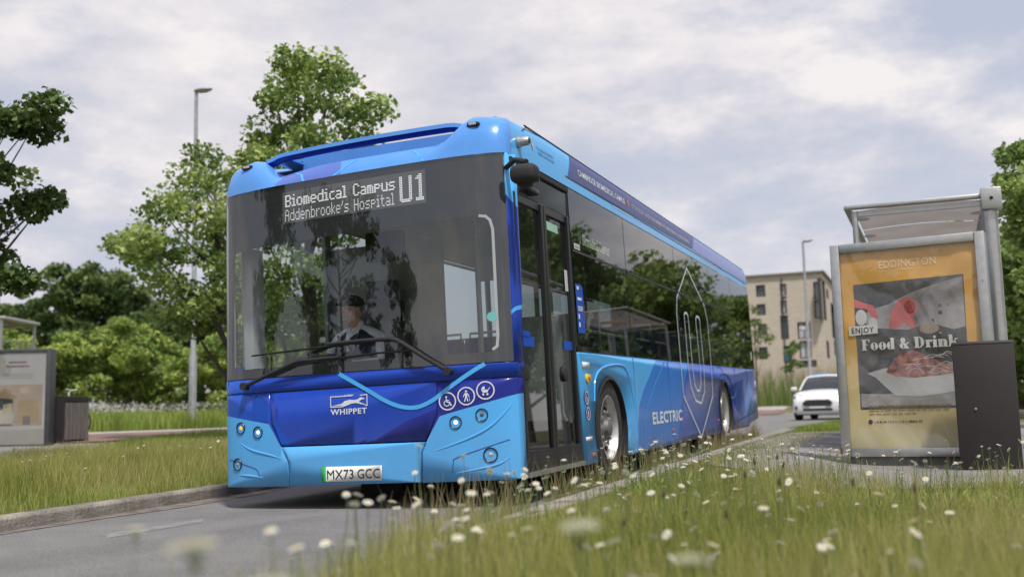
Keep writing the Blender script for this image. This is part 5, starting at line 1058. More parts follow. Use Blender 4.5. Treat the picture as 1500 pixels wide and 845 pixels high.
MB().box((0, 0, .43), (.50, .44, .70)).build('liner', M_MATTE, t)
for sx in (-1, 1): MB().box((sx*.2, 0, .03), (.06, .4, .06)).build('foot', M_MATTE, t)

# ------------------------------------------------------------------ poster panels
def panel(name, label, loc, rz, w_, h_, dp, base_h, frame_t, mframe, top_t=None):
    t = empty(name, loc, (0, 0, rz)); tag(t, label, 'advertising panel'); z0 = base_h; tt = top_t or frame_t
    for c, d in (((-w_/2+frame_t/2, 0, z0+h_/2), (frame_t, dp, h_)), ((w_/2-frame_t/2, 0, z0+h_/2), (frame_t, dp, h_)), ((0, 0, z0+h_-tt/2), (w_-2*frame_t-.004, dp*.98, tt)), ((0, 0, z0+tt/2), (w_-2*frame_t-.004, dp*.98, tt))):
        MB().rbox(c, d, .008, 2).build('frame_bar', mframe, t, 40)
    MB().box((0, .02, z0+h_/2), (w_-2*frame_t, dp*.6, h_-2*tt)).build('back_box', M_MATTE, t); return t
PM = lambda x0, z0, y: (lambda a, b: (x0+a, y, z0+b))
# near panel with the food poster: lit orange sheet behind glossy plastic
NP = panel('advertising_panel', 'steel framed poster panel with an orange food and drink poster beside the near shelter', (3.84, 3.48, -.10), R(-9.5), 1.36, 1.99, .17, .20, .085, M_STEEL, .085)
MB().rbox((0, .02, .10), (1.22, .13, .20), .006, 1).build('plinth', mat('plinth_grey', (.17, .165, .16), .85, var=.15, bump=.3), NP)
pw, ph = 1.19, 1.82; px0, pz0, py0 = -pw/2, .285, -.045
def crinkle(a, b): return py0-.004*math.sin(7*a+3*b+2*math.sin(4*b))-.003*math.sin(13*b-6*a)-.0025*math.sin(23*a+5*math.sin(3*b))
def post(off): return lambda a, b: (px0+a, crinkle(a, b)-off, pz0+b)
M_ORANGE = mat('poster_orange', (.60, .29, .045), .45, var=.06, scale=3); M_CREAM = mat('poster_cream', (.56, .45, .20), .45, var=.15, scale=2)
# sun glare on the film painted into the print, orange paling to cream
mo = bpy.data.materials.new('poster_glare_fade'); mo.use_nodes = True; nt = mo.node_tree; b_ = nt.nodes['Principled BSDF']; b_.inputs['Roughness'].default_value = .5; tc_ = nt.nodes.new('ShaderNodeTexCoord'); sp_ = nt.nodes.new('ShaderNodeSeparateXYZ'); nt.links.new(tc_.outputs['Object'], sp_.inputs[0])
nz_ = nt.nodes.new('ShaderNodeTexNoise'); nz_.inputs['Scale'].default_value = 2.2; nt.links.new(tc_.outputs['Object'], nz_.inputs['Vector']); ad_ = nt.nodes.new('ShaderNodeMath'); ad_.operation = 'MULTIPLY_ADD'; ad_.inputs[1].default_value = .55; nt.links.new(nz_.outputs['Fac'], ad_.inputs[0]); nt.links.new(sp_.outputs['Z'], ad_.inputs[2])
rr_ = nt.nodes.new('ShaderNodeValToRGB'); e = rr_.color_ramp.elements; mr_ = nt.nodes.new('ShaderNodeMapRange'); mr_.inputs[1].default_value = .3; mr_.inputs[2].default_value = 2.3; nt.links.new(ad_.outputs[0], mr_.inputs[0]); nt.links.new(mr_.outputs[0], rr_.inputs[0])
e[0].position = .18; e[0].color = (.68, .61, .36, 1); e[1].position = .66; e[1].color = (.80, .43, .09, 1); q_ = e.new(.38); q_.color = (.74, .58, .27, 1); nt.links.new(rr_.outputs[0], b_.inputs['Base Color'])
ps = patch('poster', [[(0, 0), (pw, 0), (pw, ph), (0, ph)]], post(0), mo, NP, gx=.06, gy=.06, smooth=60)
M_PHOTO = mat('poster_photo_dark', (.035, .032, .035), .5, var=.8, scale=3.2, col2=(.16, .155, .16)); M_PHOTO2 = mat('poster_photo_light', (.33, .31, .31), .5, var=.5, scale=4.5)
AF = lambda a, b: ((a-.15)/.85*.97+.105, (b-.42)/1.125*1.19+.348)
postp = lambda off: (lambda a, b: post(off)(*AF(a, b)))
pic = patch('photo_print', [[(.15, .42), (.985, .42), (1.0, 1.545), (.15, 1.525)]], postp(.0015), M_PHOTO, ps, gx=.06, gy=.06, smooth=60)
def pr(nm, poly, m, off=.003, par=None): return patch(nm, [poly], (post if par else postp)(off), m, par or pic, gx=.06, gy=.06, smooth=60)
pr('photo_print', [(.16, 1.22), (.30, 1.30), (.42, 1.33), (.60, 1.42), (.80, 1.48), (.99, 1.53), (.99, 1.10), (.90, 1.08), (.75, 1.14), (.55, 1.10), (.30, 1.13)], M_PHOTO2, .0025)
pr('photo_print', [(.16, .44), (.96, .44), (.96, .52), (.80, .60), (.56, .57), (.34, .55), (.16, .56)], M_PHOTO2, .0025)
M_CUP = mat('print_pink', (.60, .13, .12), .5, var=.2, scale=6); M_CUP2 = mat('print_red', (.36, .035, .04), .5, var=.3); M_PALEP = mat('print_white', (.60, .60, .60), .5, var=.12, scale=8); M_MEAT = mat('print_meat', (.42, .06, .045), .5, var=.75, scale=16, col2=(.55, .25, .20))
pr('photo_print', [(.41, 1.13), (.44, 1.27), (.50, 1.36), (.57, 1.385), (.63, 1.35), (.645, 1.28), (.60, 1.20), (.62, 1.12), (.585, 1.11), (.54, 1.17), (.50, 1.13), (.44, 1.115)], M_CUP, .004); pr('photo_print', circ(.585, 1.295, .045, 16, .058), M_CUP2, .005)
for c in ((.20, 1.23, .045, .07), (.29, 1.17, .035, .055)): pr('photo_print', circ(c[0], c[1], c[2], 16, c[3]), M_PALEP, .004)
pr('photo_print', [(.15, 1.40), (.22, 1.36), (.30, 1.33), (.34, 1.22), (.30, 1.20), (.25, 1.30), (.15, 1.32)], M_CUP, .0035); pr('photo_print', circ(.72, 1.10, .075, 16, .045), mat('print_tan', (.32, .26, .20), .5, var=.2), .004)
pr('photo_print', [(.22, .735), (.36, .775), (.55, .76), (.80, .745), (1.02, .70), (1.0, .60), (.90, .56), (.62, .52), (.43, .535), (.35, .62), (.28, .70)], mat('print_bowl', (.52, .52, .52), .5, var=.15, scale=3), .004)
pr('photo_print', [(.37, .74), (.42, .83), (.50, .90), (.60, .92), (.70, .86), (.80, .80), (.90, .78), (.95, .73), (.80, .70), (.60, .685), (.45, .70)], M_MEAT, .005)
random.seed(3)
for k in range(16):
    x_ = random.uniform(.40, .85); z_ = random.uniform(.72, .86); patch('photo_print', stroke(smooth_pts([(x_, z_), (x_+.06, z_+random.uniform(-.02, .05)), (x_+.13, z_+random.uniform(-.04, .02))], 3), .005), postp(.0065), M_PALEP, pic, smooth=60)
pr('label_print', [(.045, 1.035), (.305, 1.05), (.305, 1.135), (.045, 1.12)], M_PLATE, .011, ps)
text('poster_text', 'ENJOY', post(.0135), M_PRINT, ps, .072, 1.060, .054, .200, bold=.012, space=1.15)
# serif display letters built from stems, bowls and slabs
def serif(txt, x0, z0, h_, k_=1.0):
    polys = []; x = x0; S = .30*h_; T = .07*h_; xh = .68*h_
    def slab(cx, z, w_): polys.append([(cx-w_/2, z), (cx+w_/2, z), (cx+w_/2, z+T), (cx-w_/2, z+T)])
    def stem(cx, za, zb): polys.append([(cx-S/2, za), (cx+S/2, za), (cx+S/2, zb), (cx-S/2, zb)])
    def bowl(cx, cz, rx, rz_, a0=0, a1=360, thin=.28):
        n_ = 22; o_ = []
        for i in range(n_):
            q = [R(a0+(a1-a0)*j/n_) for j in (i, i+1)]; pt_ = []
            for a in q:
                t_ = S*(.5*thin+(1-thin)*abs(math.cos(a))**1.3*.5); pt_.append(((cx+(rx+t_*0)*math.cos(a), cz+rz_*math.sin(a)), (cx+(rx-2*t_)*math.cos(a), cz+(rz_-2*t_*.55)*math.sin(a))))
            o_.append([pt_[0][0], pt_[1][0], pt_[1][1], pt_[0][1]])
        polys.extend(o_)
    for ch in txt:
        if ch == ' ': x += .32*h_; continue
        if ch == 'F': stem(x+.24*h_, z0, z0+h_); slab(x+.24*h_, z0, .50*h_); polys.append([(x, z0+h_-T), (x+.72*h_, z0+h_-T), (x+.72*h_, z0+h_), (x, z0+h_)]); polys.append([(x+.66*h_, z0+h_*.74), (x+.72*h_, z0+h_*.74), (x+.72*h_, z0+h_), (x+.60*h_, z0+h_-T)]); polys.append([(x+.3*h_, z0+.48*h_), (x+.56*h_, z0+.48*h_), (x+.56*h_, z0+.55*h_), (x+.3*h_, z0+.55*h_)]); x += .80*h_
        if ch == 'o': bowl(x+.33*h_, z0+xh/2, .33*h_, xh/2+.01*h_); x += .71*h_
        if ch == 'd': bowl(x+.30*h_, z0+xh/2, .30*h_, xh/2+.01*h_, 70, 290); stem(x+.50*h_, z0, z0+h_*1.03); slab(x+.56*h_, z0, .26*h_); slab(x+.42*h_, z0+h_*.96, .22*h_); x += .76*h_
        if ch == '&': bowl(x+.36*h_, z0+.26*h_, .32*h_, .27*h_); bowl(x+.34*h_, z0+.75*h_, .22*h_, .25*h_); polys.append([(x+.20*h_, z0+.62*h_), (x+.42*h_, z0+.62*h_), (x+.86*h_, z0), (x+.58*h_, z0)]); slab(x+.76*h_, z0+.48*h_, .24*h_); polys.append([(x+.72*h_, z0+.5*h_), (x+.79*h_, z0+.5*h_), (x+.60*h_, z0+.14*h_), (x+.55*h_, z0+.18*h_)]); x += .96*h_
        if ch == 'D': stem(x+.24*h_, z0, z0+h_); slab(x+.24*h_, z0, .48*h_); slab(x+.24*h_, z0+h_-T, .48*h_); bowl(x+.36*h_, z0+h_/2, .52*h_, h_/2, -90, 90, .2); x += .96*h_
        if ch == 'r': stem(x+.22*h_, z0, z0+xh); slab(x+.24*h_, z0, .46*h_); slab(x+.12*h_, z0+xh-T, .24*h_); polys.append(circ(x+.50*h_, z0+xh*.84, .095*h_, 10)); polys.append([(x+.3*h_, z0+xh*.72), (x+.48*h_, z0+xh*.92), (x+.48*h_, z0+xh), (x+.3*h_, z0+xh*.86)]); x += .62*h_
        if ch == 'i': stem(x+.20*h_, z0, z0+xh); slab(x+.20*h_, z0, .42*h_); slab(x+.10*h_, z0+xh-T, .22*h_); polys.append(circ(x+.19*h_, z0+.90*h_, .12*h_, 12)); x += .46*h_
        if ch == 'n': stem(x+.20*h_, z0, z0+xh); slab(x+.20*h_, z0, .40*h_); slab(x+.10*h_, z0+xh-T, .20*h_); stem(x+.60*h_, z0, z0+xh*.80); slab(x+.60*h_, z0, .40*h_); bowl(x+.44*h_, z0+xh*.66, .31*h_, xh*.35, 0, 150, .5); x += .86*h_
        if ch == 'k': stem(x+.20*h_, z0, z0+h_*1.03); slab(x+.20*h_, z0, .40*h_); slab(x+.10*h_, z0+h_*.96, .2*h_); polys.append([(x+.30*h_, z0+.28*h_), (x+.36*h_, z0+.28*h_), (x+.70*h_, z0+xh), (x+.60*h_, z0+xh)]); polys.append([(x+.36*h_, z0+.42*h_), (x+.56*h_, z0+.46*h_), (x+.84*h_, z0), (x+.56*h_, z0)]); slab(x+.70*h_, z0, .36*h_); slab(x+.64*h_, z0+xh-T, .28*h_); x += .88*h_
    return polys
mb = MB(); k_ = 0
for q in serif('Food & Drink', .150, .895, .102):
    k_ += 1; mb.add([post(.010+.00004*k_)(a, b) for a, b in q], [tuple(range(len(q)))])
mb.build('poster_text', M_PLATE, ps)
text('poster_text', 'EDDINGTON', post(.004), mat('poster_pale_text', (.92, .74, .48), .5), ps, .35, 1.650, .072, .50, bold=.0, space=1.1, grid=.06); pr('poster_rule', [(.53, 1.625), (.65, 1.627), (.65, 1.632), (.53, 1.63)], MATS['poster_pale_text'], .004, ps)
M_FAINT = mat('faint_print', (.26, .20, .11), .6)
for k, (w_, z_) in enumerate(((.72, .375), (.70, .352), (.66, .330), (.40, .300))):
    mb = MB(); x_ = .18
    while x_ < .18+w_: l_ = random.uniform(.02, .07); mb.add([post(.004)(a, b) for a, b in ((x_, z_), (x_+l_, z_), (x_+l_, z_+.008), (x_, z_+.008))], [(0, 1, 2, 3)]); x_ += l_+.012
    tag(mb.build('small_print', M_FAINT, ps), kind='stuff')
pr('poster_dot', circ(.19, .235, .020, 14), M_PRINT, .005, ps); marks('small_print', .225, .224, .42, .020, post(.004), mat('poster_small_text', (.12, .09, .05), .6), ps)
gp = patch('plastic_cover', [[(-.0, -.0), (pw, 0), (pw, ph), (0, ph)]], lambda a, b: (px0+a, py0-.028-.010*math.sin(5*a+9*b)*math.sin(3*a-2*b)-.004*math.sin(19*a-9*b+3*math.sin(6*b))*math.sin(4*b+2*a)-.002*math.sin(31*a+22*b+3*math.sin(9*a)), pz0+b), glass('crinkled_plastic', (.93, .93, .91), 1.5, .06), NP, gx=.035, gy=.035, smooth=80)
MB().lathe([(0, .009), (.006, .008), (.007, .001)], (0, 0, 0), 'Y', 10).build('frame_lock', M_STEEL, NP, 35).matrix_local = Matrix.Translation((.64, -.086, 1.75)) @ Matrix.Rotation(math.pi, 4, 'Z')

# ------------------------------------------------------------------ bus shelters
def shelter(label, loc, rz, w_, ln, h_, posts=((0, 0, .030), (1, 0, .075)), simple=False):
    M_PINK = mat('soffit_pink', (.36, .29, .28), .7, var=.05)
    t = empty('bus_shelter', loc, (0, 0, rz)); tag(t, label, 'bus shelter'); gm = mat('shelter_roof_sheet', (.26, .235, .225), .3, trans=.55, var=.12, scale=2); gw = glass('shelter_glass', (.80, .84, .83), 1.45)
    for fx, fy, r in posts:
        MB().tube([(fx*w_, fy*ln, 0), (fx*w_, fy*ln, h_-.02)], r, 18).build('post', M_STEEL, t, 50)
    MB().tube([(w_, ln, 0), (w_, ln, h_-.02)], .03 if simple else .075, 14).build('post', M_STEEL, t, 50); MB().tube([(0, ln, 0), (0, ln, h_-.02)], .03, 10).build('post', M_STEEL, t, 50)
    for c, d in (((w_/2-.02, -.03, h_+.02), (w_+.14, .07, .045)), ((w_/2-.02, ln+.03, h_+.02), (w_+.14, .07, .045)), ((-.07, ln/2, h_+.02), (.07, ln+.12, .05)), ((w_+.03, ln/2, h_+.015), (.14, ln+.12, .07))): MB().rbox(c, d, .012, 2).build('roof_rail', M_STEEL, t, 40)
    if not simple: MB().rbox((w_+.02, -.02, h_-.02), (.19, .19, .22), .012, 2).build('corner_block', M_STEEL, t, 40); MB().lathe([(0, .018), (.006, .017), (.007, .001)], (0, 0, 0), 'Y', 12).build('corner_bolt', M_DARK, t).matrix_local = Matrix.Translation((w_+.02, -.117, h_-.02)) @ Matrix.Rotation(math.pi, 4, 'Z')
    nseg = 3
    for k in range(nseg):
        y0 = ln*k/nseg+.02; y1 = ln*(k+1)/nseg-.02; mb = MB(); vs = []
        for j in range(9): f = j/8; x_ = f*w_; z_ = h_-.015-.16*math.sin(math.pi*f)*0-.10*(1-f)*0; vs += [(x_, y0, z_+.03*math.sin(math.pi*f)), (x_, y1, z_+.03*math.sin(math.pi*f))]
        mb.add(vs, [(2*j, 2*j+2, 2*j+3, 2*j+1) for j in range(8)]); o = mb.build('roof_pane', M_PINK if simple else gm, t, 60)
    for k in (0, nseg): MB().box((w_/2, ln*k/nseg if 0 < k < nseg else (.03 if k == 0 else ln-.03), h_-.045), (w_, .04, .05)).build('roof_beam', M_STEEL, t)
    for x_, y_ in ((.07, .10), (w_-.10, .32), (.07, ln*.33), (w_-.10, ln*.66), (.07, ln*.9)): MB().lathe([(0, .065), (.012, .062), (.018, .04), (.019, .001)], (x_, y_, h_-.095), 'Z', 16).build('glass_clamp', M_PLATE, t, 40)
    for k in range(nseg): MB().box((w_+.0, ln*(k+.5)/nseg, 1.25), (.012, ln/nseg-.12, 1.75)).build('back_pane', gw, t)
    MB().rbox((w_-.30, ln/2, .52), (.28, ln*.6, .04), .01, 2).build('bench', M_STEEL, t, 40)
    for f in (.3, .7): MB().box((w_-.28, ln*f, .26), (.05, .05, .50)).build('bench_leg', M_STEEL, t)
    return t
shelter('near bus shelter with a glazed steel roof behind the food poster panel', (3.36, 4.55, -.06), R(-1), 1.28, 3.9, 2.66)
shelter('second near bus shelter mirrored as a dark band in the bus side glass', (3.6, 12.5, .08), R(-1), 1.28, 3.9, 2.60)
# far shelter with its own poster panel
p = D(34, 653, 20.7); zf = hgt(p.x, p.y); ang = YAW
FP = panel('advertising_panel', 'far poster panel showing a bedroom photo on a white sheet under the far shelter', (p.x-.10, p.y-.05, zf-.03), ang+R(3), 1.30, 1.92, .30, .0, .09, mat('dark_steel', (.08, .085, .09), .5, metal=.5, var=.15), .07)
fw, fh = 1.12, 1.78; fm = lambda off: (lambda a, b: (-fw/2+a, -.125-off, .07+b)); sh2 = patch('poster', [[(0, 0), (fw, 0), (fw, fh), (0, fh)]], fm(0), mat('poster_white', (.46, .45, .43), .5, var=.05), FP)
def fp(nm, poly, col, off): return patch(nm, [poly], fm(off), mat('fp_%d_%d' % (int(col[0]*1000), int(col[2]*1000)), col, .6, var=.15, scale=5), sh2)
fp('photo_print', [(.06, .36), (1.06, .36), (1.06, 1.16), (.06, 1.16)], (.36, .27, .17), .002); fp('photo_print', [(.06, .36), (.50, .36), (.50, .88), (.06, .92)], (.05, .055, .07), .004); fp('photo_print', [(.60, .42), (1.0, .42), (1.0, .86), (.60, .86)], (.33, .22, .06), .004)
fp('photo_print', [(.06, .40), (.50, .40), (.54, .55), (.44, .66), (.20, .68), (.06, .64)], (.45, .40, .30), .006); fp('photo_print', [(.30, .60), (.50, .60), (.48, .80), (.32, .78)], (.42, .38, .22), .008); fp('photo_print', [(.62, .98), (.80, .98), (.80, 1.10), (.62, 1.10)], (.45, .35, .24), .004); fp('photo_print', [(.70, .38), (.84, .38), (.84, .55), (.70, .55)], (.09, .06, .05), .006)
for z_, x_, w_ in ((1.58, .40, .34), (1.50, .36, .44)):
    patch('headline_print', [[(x_, z_), (x_+w_, z_), (x_+w_, z_+.035), (x_, z_+.035)]], fm(.003), mat('headline_maroon', (.17, .10, .10), .6, var=.6, scale=60), sh2)
for z_ in (1.36, 1.32, 1.28): patch('small_print', [[(.30, z_), (.86, z_), (.86, z_+.012), (.30, z_+.012)]], fm(.003), mat('fine_print', (.33, .31, .30), .6), sh2)
MB().box((0, -.142, .96), (1.12, .006, 1.78)).build('cover_glass', G_CLEAR, FP)
q = D(-118, 600, 21.6); FS = shelter('far bus shelter with a flat pinkish roof on the other side of the road', (q.x, q.y, hgt(q.x, q.y)), ang, 1.62, 1.5, 2.52, posts=((0, 0, .05), (1.0, 0, .03)), simple=True)
# parked bicycle half hidden between the far panel and bin
q = D(76, 640, 22.6); BK = empty('bicycle', (q.x, q.y, hgt(q.x, q.y)), (0, 0, ang)); tag(BK, 'white bicycle half hidden between the far poster panel and the far litter bin', 'bicycle')
for x_ in (-.52, .50):
    w_ = MB().lathe([(-.018, .31), (0, .335), (.018, .31), (0, .30)], (0, 0, 0), 'Y', 28, True).build('wheel', M_RUBBER, BK, 50); w_.location = (x_, 0, .335); mb = MB()
    for k in range(14): a = 2*math.pi*k/14; mb.tube([(0, 0, 0), (.31*math.cos(a), 0, .31*math.sin(a))], .002, 4)
    tag(mb.build('spokes', M_STEEL, w_), kind='stuff')
MB().tube([(-.52, 0, .335), (-.16, 0, .30), (.34, 0, .80), (-.26, 0, .78), (-.16, 0, .30)], .022, 8).tube([(-.52, 0, .335), (-.26, 0, .78), (-.30, 0, .93)], .014, 8).tube([(.50, 0, .335), (.38, 0, .72), (.33, 0, .95)], .018, 8).build('frame', M_WHITE, BK, 50)
MB().rbox((-.31, 0, .96), (.26, .14, .06), .025, 2).build('saddle', M_MATTE, BK, 50); MB().tube([(.33, 0, .95), (.38, .02, 1.02), (.40, .28, 1.04)], .014, 6).tube([(.38, 0, 1.02), (.40, -.28, 1.04)], .014, 6).build('handlebar', M_WHITE, BK, 50); MB().lathe([(-.01, .08), (.01, .08)], (-.16, .03, .30), 'Y', 18).build('chainwheel', M_STEEL, BK)

# ------------------------------------------------------------------ apartment building beyond the reeds
M_BRICK = mat('buff_brick', (.54, .47, .395), .9, var=.09, scale=1.2, bump=.3, stretch=(1, 1, 6)); M_PANE = mat('building_glass', (.10, .12, .14), .08, var=.2, scale=.4); M_PANEL = mat('window_panel_grey', (.52, .54, .57), .3, var=.1, scale=.8)
M_WFRAME = mat('dark_window_frame', (.05, .05, .055), .5)
c0 = D(1203, 398, 86); ztop = c0.z; cL = D(1094, 404.6, 88.2); dl = Vector((cL.x-c0.x, cL.y-c0.y, 0)).normalized(); dr = Vector((-dl.y, dl.x, 0)); dr = dr if dr.dot(FW) > 0 else -dr
ZB = hgt(c0.x, c0.y)-.5; AB = empty('apartment_building', (c0.x, c0.y, ZB)); tag(AB, 'buff brick apartment building with tall grey windows beyond the white car', 'building'); HB = ztop-ZB
def on_face(px, py, dir_):
    """sight line met with a facade plane: distance along the wall, height over the base"""
    n_ = Vector((dir_.y, -dir_.x, 0)); d_ = ray(px, py); t_ = (Vector((c0.x, c0.y, 0))-CAM).dot(n_)/d_.dot(n_); p_ = CAM+d_*t_; return (Vector((p_.x-c0.x, p_.y-c0.y, 0)).dot(dir_), p_.z-ZB)
def facade(dir_, length, wins, other):
    nn = (-other).normalized(); f0 = lambda off: (lambda a, b: (dir_.x*a+nn.x*off, dir_.y*a+nn.y*off, b)); hs = []
    for k in wins:
        a0, z0 = on_face(k[0], k[3], dir_); a1, z1 = on_face(k[2], k[1], dir_); a0, a1 = min(a0, a1), max(a0, a1); z0, z1 = min(z0, z1), max(z0, z1); hs.append(([(a0, z0), (a1, z0), (a1, z1), (a0, z1)], k[4]))
    patch('wall', [[(0, 0), (length, 0), (length, HB), (0, HB)]], f0(0), M_BRICK, AB, holes=[h for h, _ in hs])
    for h, kind in hs:
        (a0, z0), (a1, z1) = h[0], h[2]; mb = MB()
        for q in (((a0, z0), (a1, z0)), ((a1, z0), (a1, z1)), ((a1, z1), (a0, z1)), ((a0, z1), (a0, z0))): (u0, v0), (u1, v1) = q; mb.add([f0(0)(u0, v0), f0(0)(u1, v1), f0(-.28)(u1, v1), f0(-.28)(u0, v0)], [(0, 1, 2, 3)])
        for q in stroke([(a0+.05, z0+.05), (a1-.05, z0+.05), (a1-.05, z1-.05), (a0+.05, z1-.05)], .10, True)+(stroke([((a0+a1)/2, z0), ((a0+a1)/2, z1)], .08) if a1-a0 > .9 else []): mb.add([f0(-.20)(a, b) for a, b in q], [(0, 1, 2, 3)])
        w_ = mb.build('window', M_WFRAME, AB)
        MB().add([f0(-.25)(a, b) for a, b in h], [(0, 1, 2, 3)]).build('pane', M_PANEL if kind == 'p' else (M_PANE if kind == 'g' else mat('blue_panel', (.04, .22, .42), .4)), w_)
WL = [(1108, 417, 1120.5, 435, 'g'), (1109, 445, 1121, 462, 'g'), (1111, 474, 1123, 491, 'g'), (1112, 508, 1124, 526, 'g'), (1143, 415.5, 1151.5, 433, 'p'), (1143.5, 434, 1152, 438, 'g'), (1144, 439, 1152, 460, 'p'), (1144.5, 461.5, 1154, 497, 'g'), (1148.5, 506, 1158, 531, 'b'), (1192.3, 412.5, 1202, 438, 'p'), (1193.5, 439.5, 1202.5, 466, 'p'), (1169, 471, 1187, 496.5, 'p'), (1172, 498.5, 1188, 525, 'p'), (1074, 420, 1086, 438, 'g'), (1074, 450, 1086, 468, 'g'), (1172, 527, 1196, 538, 'g')]
facade(dl, 14.0, WL, dr)
a_r = lambda px, d_: None
WR = [(1205.5, 413, 1207.8, 466, 'g'), (1211, 425, 1213, 436, 'g'), (1212, 500, 1214, 524, 'g'), (1219.5, 449, 1223.5, 494, 'g'), (1223, 500, 1227, 520, 'g')]
facade(dr, 24.0, WR, dl)
mb = MB(); e_ = [c0+dl*14, c0, c0+dr*24]
for a, b in ((Vector((0, 0, 0)), dl*14), (Vector((0, 0, 0)), dr*24)): m_ = (a+b)/2; mb.box((m_.x, m_.y, HB+.04), ((b-a).length+.3, .45, .12), rz=math.atan2((b-a).y, (b-a).x))
mb.build('parapet_coping', mat('coping', (.28, .26, .24), .7), AB)
mb = MB(); q_ = [Vector((0, 0, 0)), dl*14, dl*14+dr*24, dr*24]; mb.add([(p.x, p.y, HB-.4) for p in q_]+[(p.x, p.y, 0) for p in q_], [(0, 1, 2, 3), (1, 5, 6, 2), (2, 6, 7, 3)]); mb.build('roof', M_GREY, AB)
for a_, z_ in ((3.2, 3.4), (9.0, 6.5)): p_ = dl*a_-dr*.08; MB().tube([(p_.x, p_.y, 0), (p_.x, p_.y, HB-.3)], .05, 6).build('downpipe', M_WFRAME, AB)
# lower neighbouring block and a house roof glimpsed through the tree line
q = D(1236, 430, 112); NB = empty('apartment_building', (q.x, q.y, 0)); tag(NB, 'lower dark edged apartment block just behind the corner of the brick building', 'building'); zt = q.z
MB().box((3.0, 3.0, zt/2), (6.4, 6, zt), rz=YAW).build('wall', M_BRICK, NB)
for k in range(3): 
    w_ = MB().box((.4+1.8*0, -.6, 2.2+3.1*k), (1.5, .12, 2.0), rz=YAW).build('window', M_WFRAME, NB); MB().box((.38, -.68, 2.2+3.1*k), (1.3, .05, 1.8), rz=YAW).build('pane', M_PANE, w_)
q = D(268, 448, 84); HS = empty('house', (q.x, q.y, hgt(q.x, q.y))); tag(HS, 'house with a dark slate roof glimpsed between the far trees', 'house'); zt = q.z-hgt(q.x, q.y)
M_SLATE = mat('slate_roof', (.09, .10, .12), .6, var=.2, scale=4); hw, hl = 5, 4
MB().box((0, 0, (zt-2.2)/2), (2*hw, 2*hl, zt-2.2), rz=YAW).build('wall', mat('render_wall', (.46, .44, .42), .9), HS)
rm = MB().add([(-hw-.3, -hl-.4, zt-2.3), (hw+.3, -hl-.4, zt-2.3), (hw+.3, hl+.4, zt-2.3), (-hw-.3, hl+.4, zt-2.3), (-hw-.3, 0, zt+.6), (hw+.3, 0, zt+.6)], [(0, 1, 5, 4), (2, 3, 4, 5), (0, 4, 3), (1, 2, 5), (0, 3, 2, 1)]).build('roof', M_SLATE, HS); rm.rotation_euler.z = YAW
for k in range(4): w_ = MB().box((-3.6+2.4*k, -hl-.03, zt-3.6), (1.1, .08, 1.2)).build('window', M_WFRAME, HS); w_.rotation_euler.z = YAW; MB().box((-3.6+2.4*k, -hl-.09, zt-3.6), (.95, .03, 1.05)).build('pane', M_PANE, w_)
# extra hedge masses that close the view beyond both shelters
for nm, lb, fx, d, bl, m in (('hedge_bush', 'green bush behind the glass of the far shelter', 10, 44, [(20, 510, 34), (-20, 500, 40), (50, 530, 30), (0, 560, 40), (40, 580, 30), (-50, 560, 44), (-40, 520, 40)], LEAF_B),
        ('hedge_bush', 'dense green bush low behind the near shelter post', 1500, 40, [(1475, 540, 26), (1500, 530, 34), (1530, 550, 34), (1480, 575, 24), (1510, 580, 30), (1560, 540, 50)], LEAF_H)):
    tree(nm, lb, foot_at(fx, d), pxblobs(bl, d, 1.4), .17, 180, .52, m, .12, limbs=8, group='bushes of the far hedge', dens=4.2)

# ------------------------------------------------------------------ white hatchback coming towards the camera
def loft(name, secs, m, parent, smooth=45, cap=True, bevel=0):
    n_ = len(secs[0]); mb = MB(); mb.add([p for s_ in secs for p in s_], [(i*n_+k, i*n_+(k+1) % n_, (i+1)*n_+(k+1) % n_, (i+1)*n_+k) for i in range(len(secs)-1) for k in range(n_)]+([tuple(range(n_)), tuple((len(secs)-1)*n_+k for k in range(n_))] if cap else [])); return mb.build(name, m, parent, smooth)
q = D(1199, 616, 33.5); CAR = empty('hatchback_car', (q.x, q.y, base(q.x, q.y)+.01), (0, 0, YAW-R(14)-R(17)+math.pi*0)); CAR.rotation_euler.z = math.radians(-6); tag(CAR, 'white hatchback car driving towards the camera past the food poster', 'car')
M_CARW = mat('white_car_paint', (.74, .75, .77), .25, var=.02, coat=.5); M_CARG = mat('car_glass', (.035, .04, .045), .08, var=.2, spec=.3)
def sec(y, hw, zb, zt, belt, crown=.04):   # lower body section
    return [(-hw*.86, y, zb), (-hw*.98, y, zb+.10), (-hw, y, belt*.72), (-hw*.97, y, belt), (-hw*.80, y, zt), (-hw*.4, y, zt+crown), (0, y, zt+crown*1.2), (hw*.4, y, zt+crown), (hw*.80, y, zt), (hw*.97, y, belt), (hw, y, belt*.72), (hw*.98, y, zb+.10), (hw*.86, y, zb)]
loft('body', [sec(0.0, .62, .26, .60, .52, .02), sec(.05, .74, .20, .66, .60), sec(.18, .82, .18, .74, .70), sec(.45, .855, .18, .84, .80), sec(.9, .86, .18, .93, .88), sec(1.3, .86, .18, .99, .93), sec(2.2, .86, .18, 1.0, .95), sec(3.2, .86, .20, 1.02, .97), sec(3.8, .82, .24, 1.0, .96), sec(3.97, .70, .34, .92, .90)], M_CARW, CAR)
def gsec(y, hb, ht, zb, zt): return [(-hb, y, zb), (-ht, y, zt), (-ht*.5, y, zt+.03), (0, y, zt+.04), (ht*.5, y, zt+.03), (ht, y, zt), (hb, y, zb)]
loft('greenhouse', [gsec(1.02, .74, .70, .95, .98), gsec(1.55, .76, .60, .96, 1.33), gsec(1.85, .78, .58, .96, 1.43), gsec(3.1, .78, .57, .98, 1.42), gsec(3.6, .74, .55, .98, 1.28), gsec(3.85, .70, .6, .98, 1.02)], M_CARG, CAR)
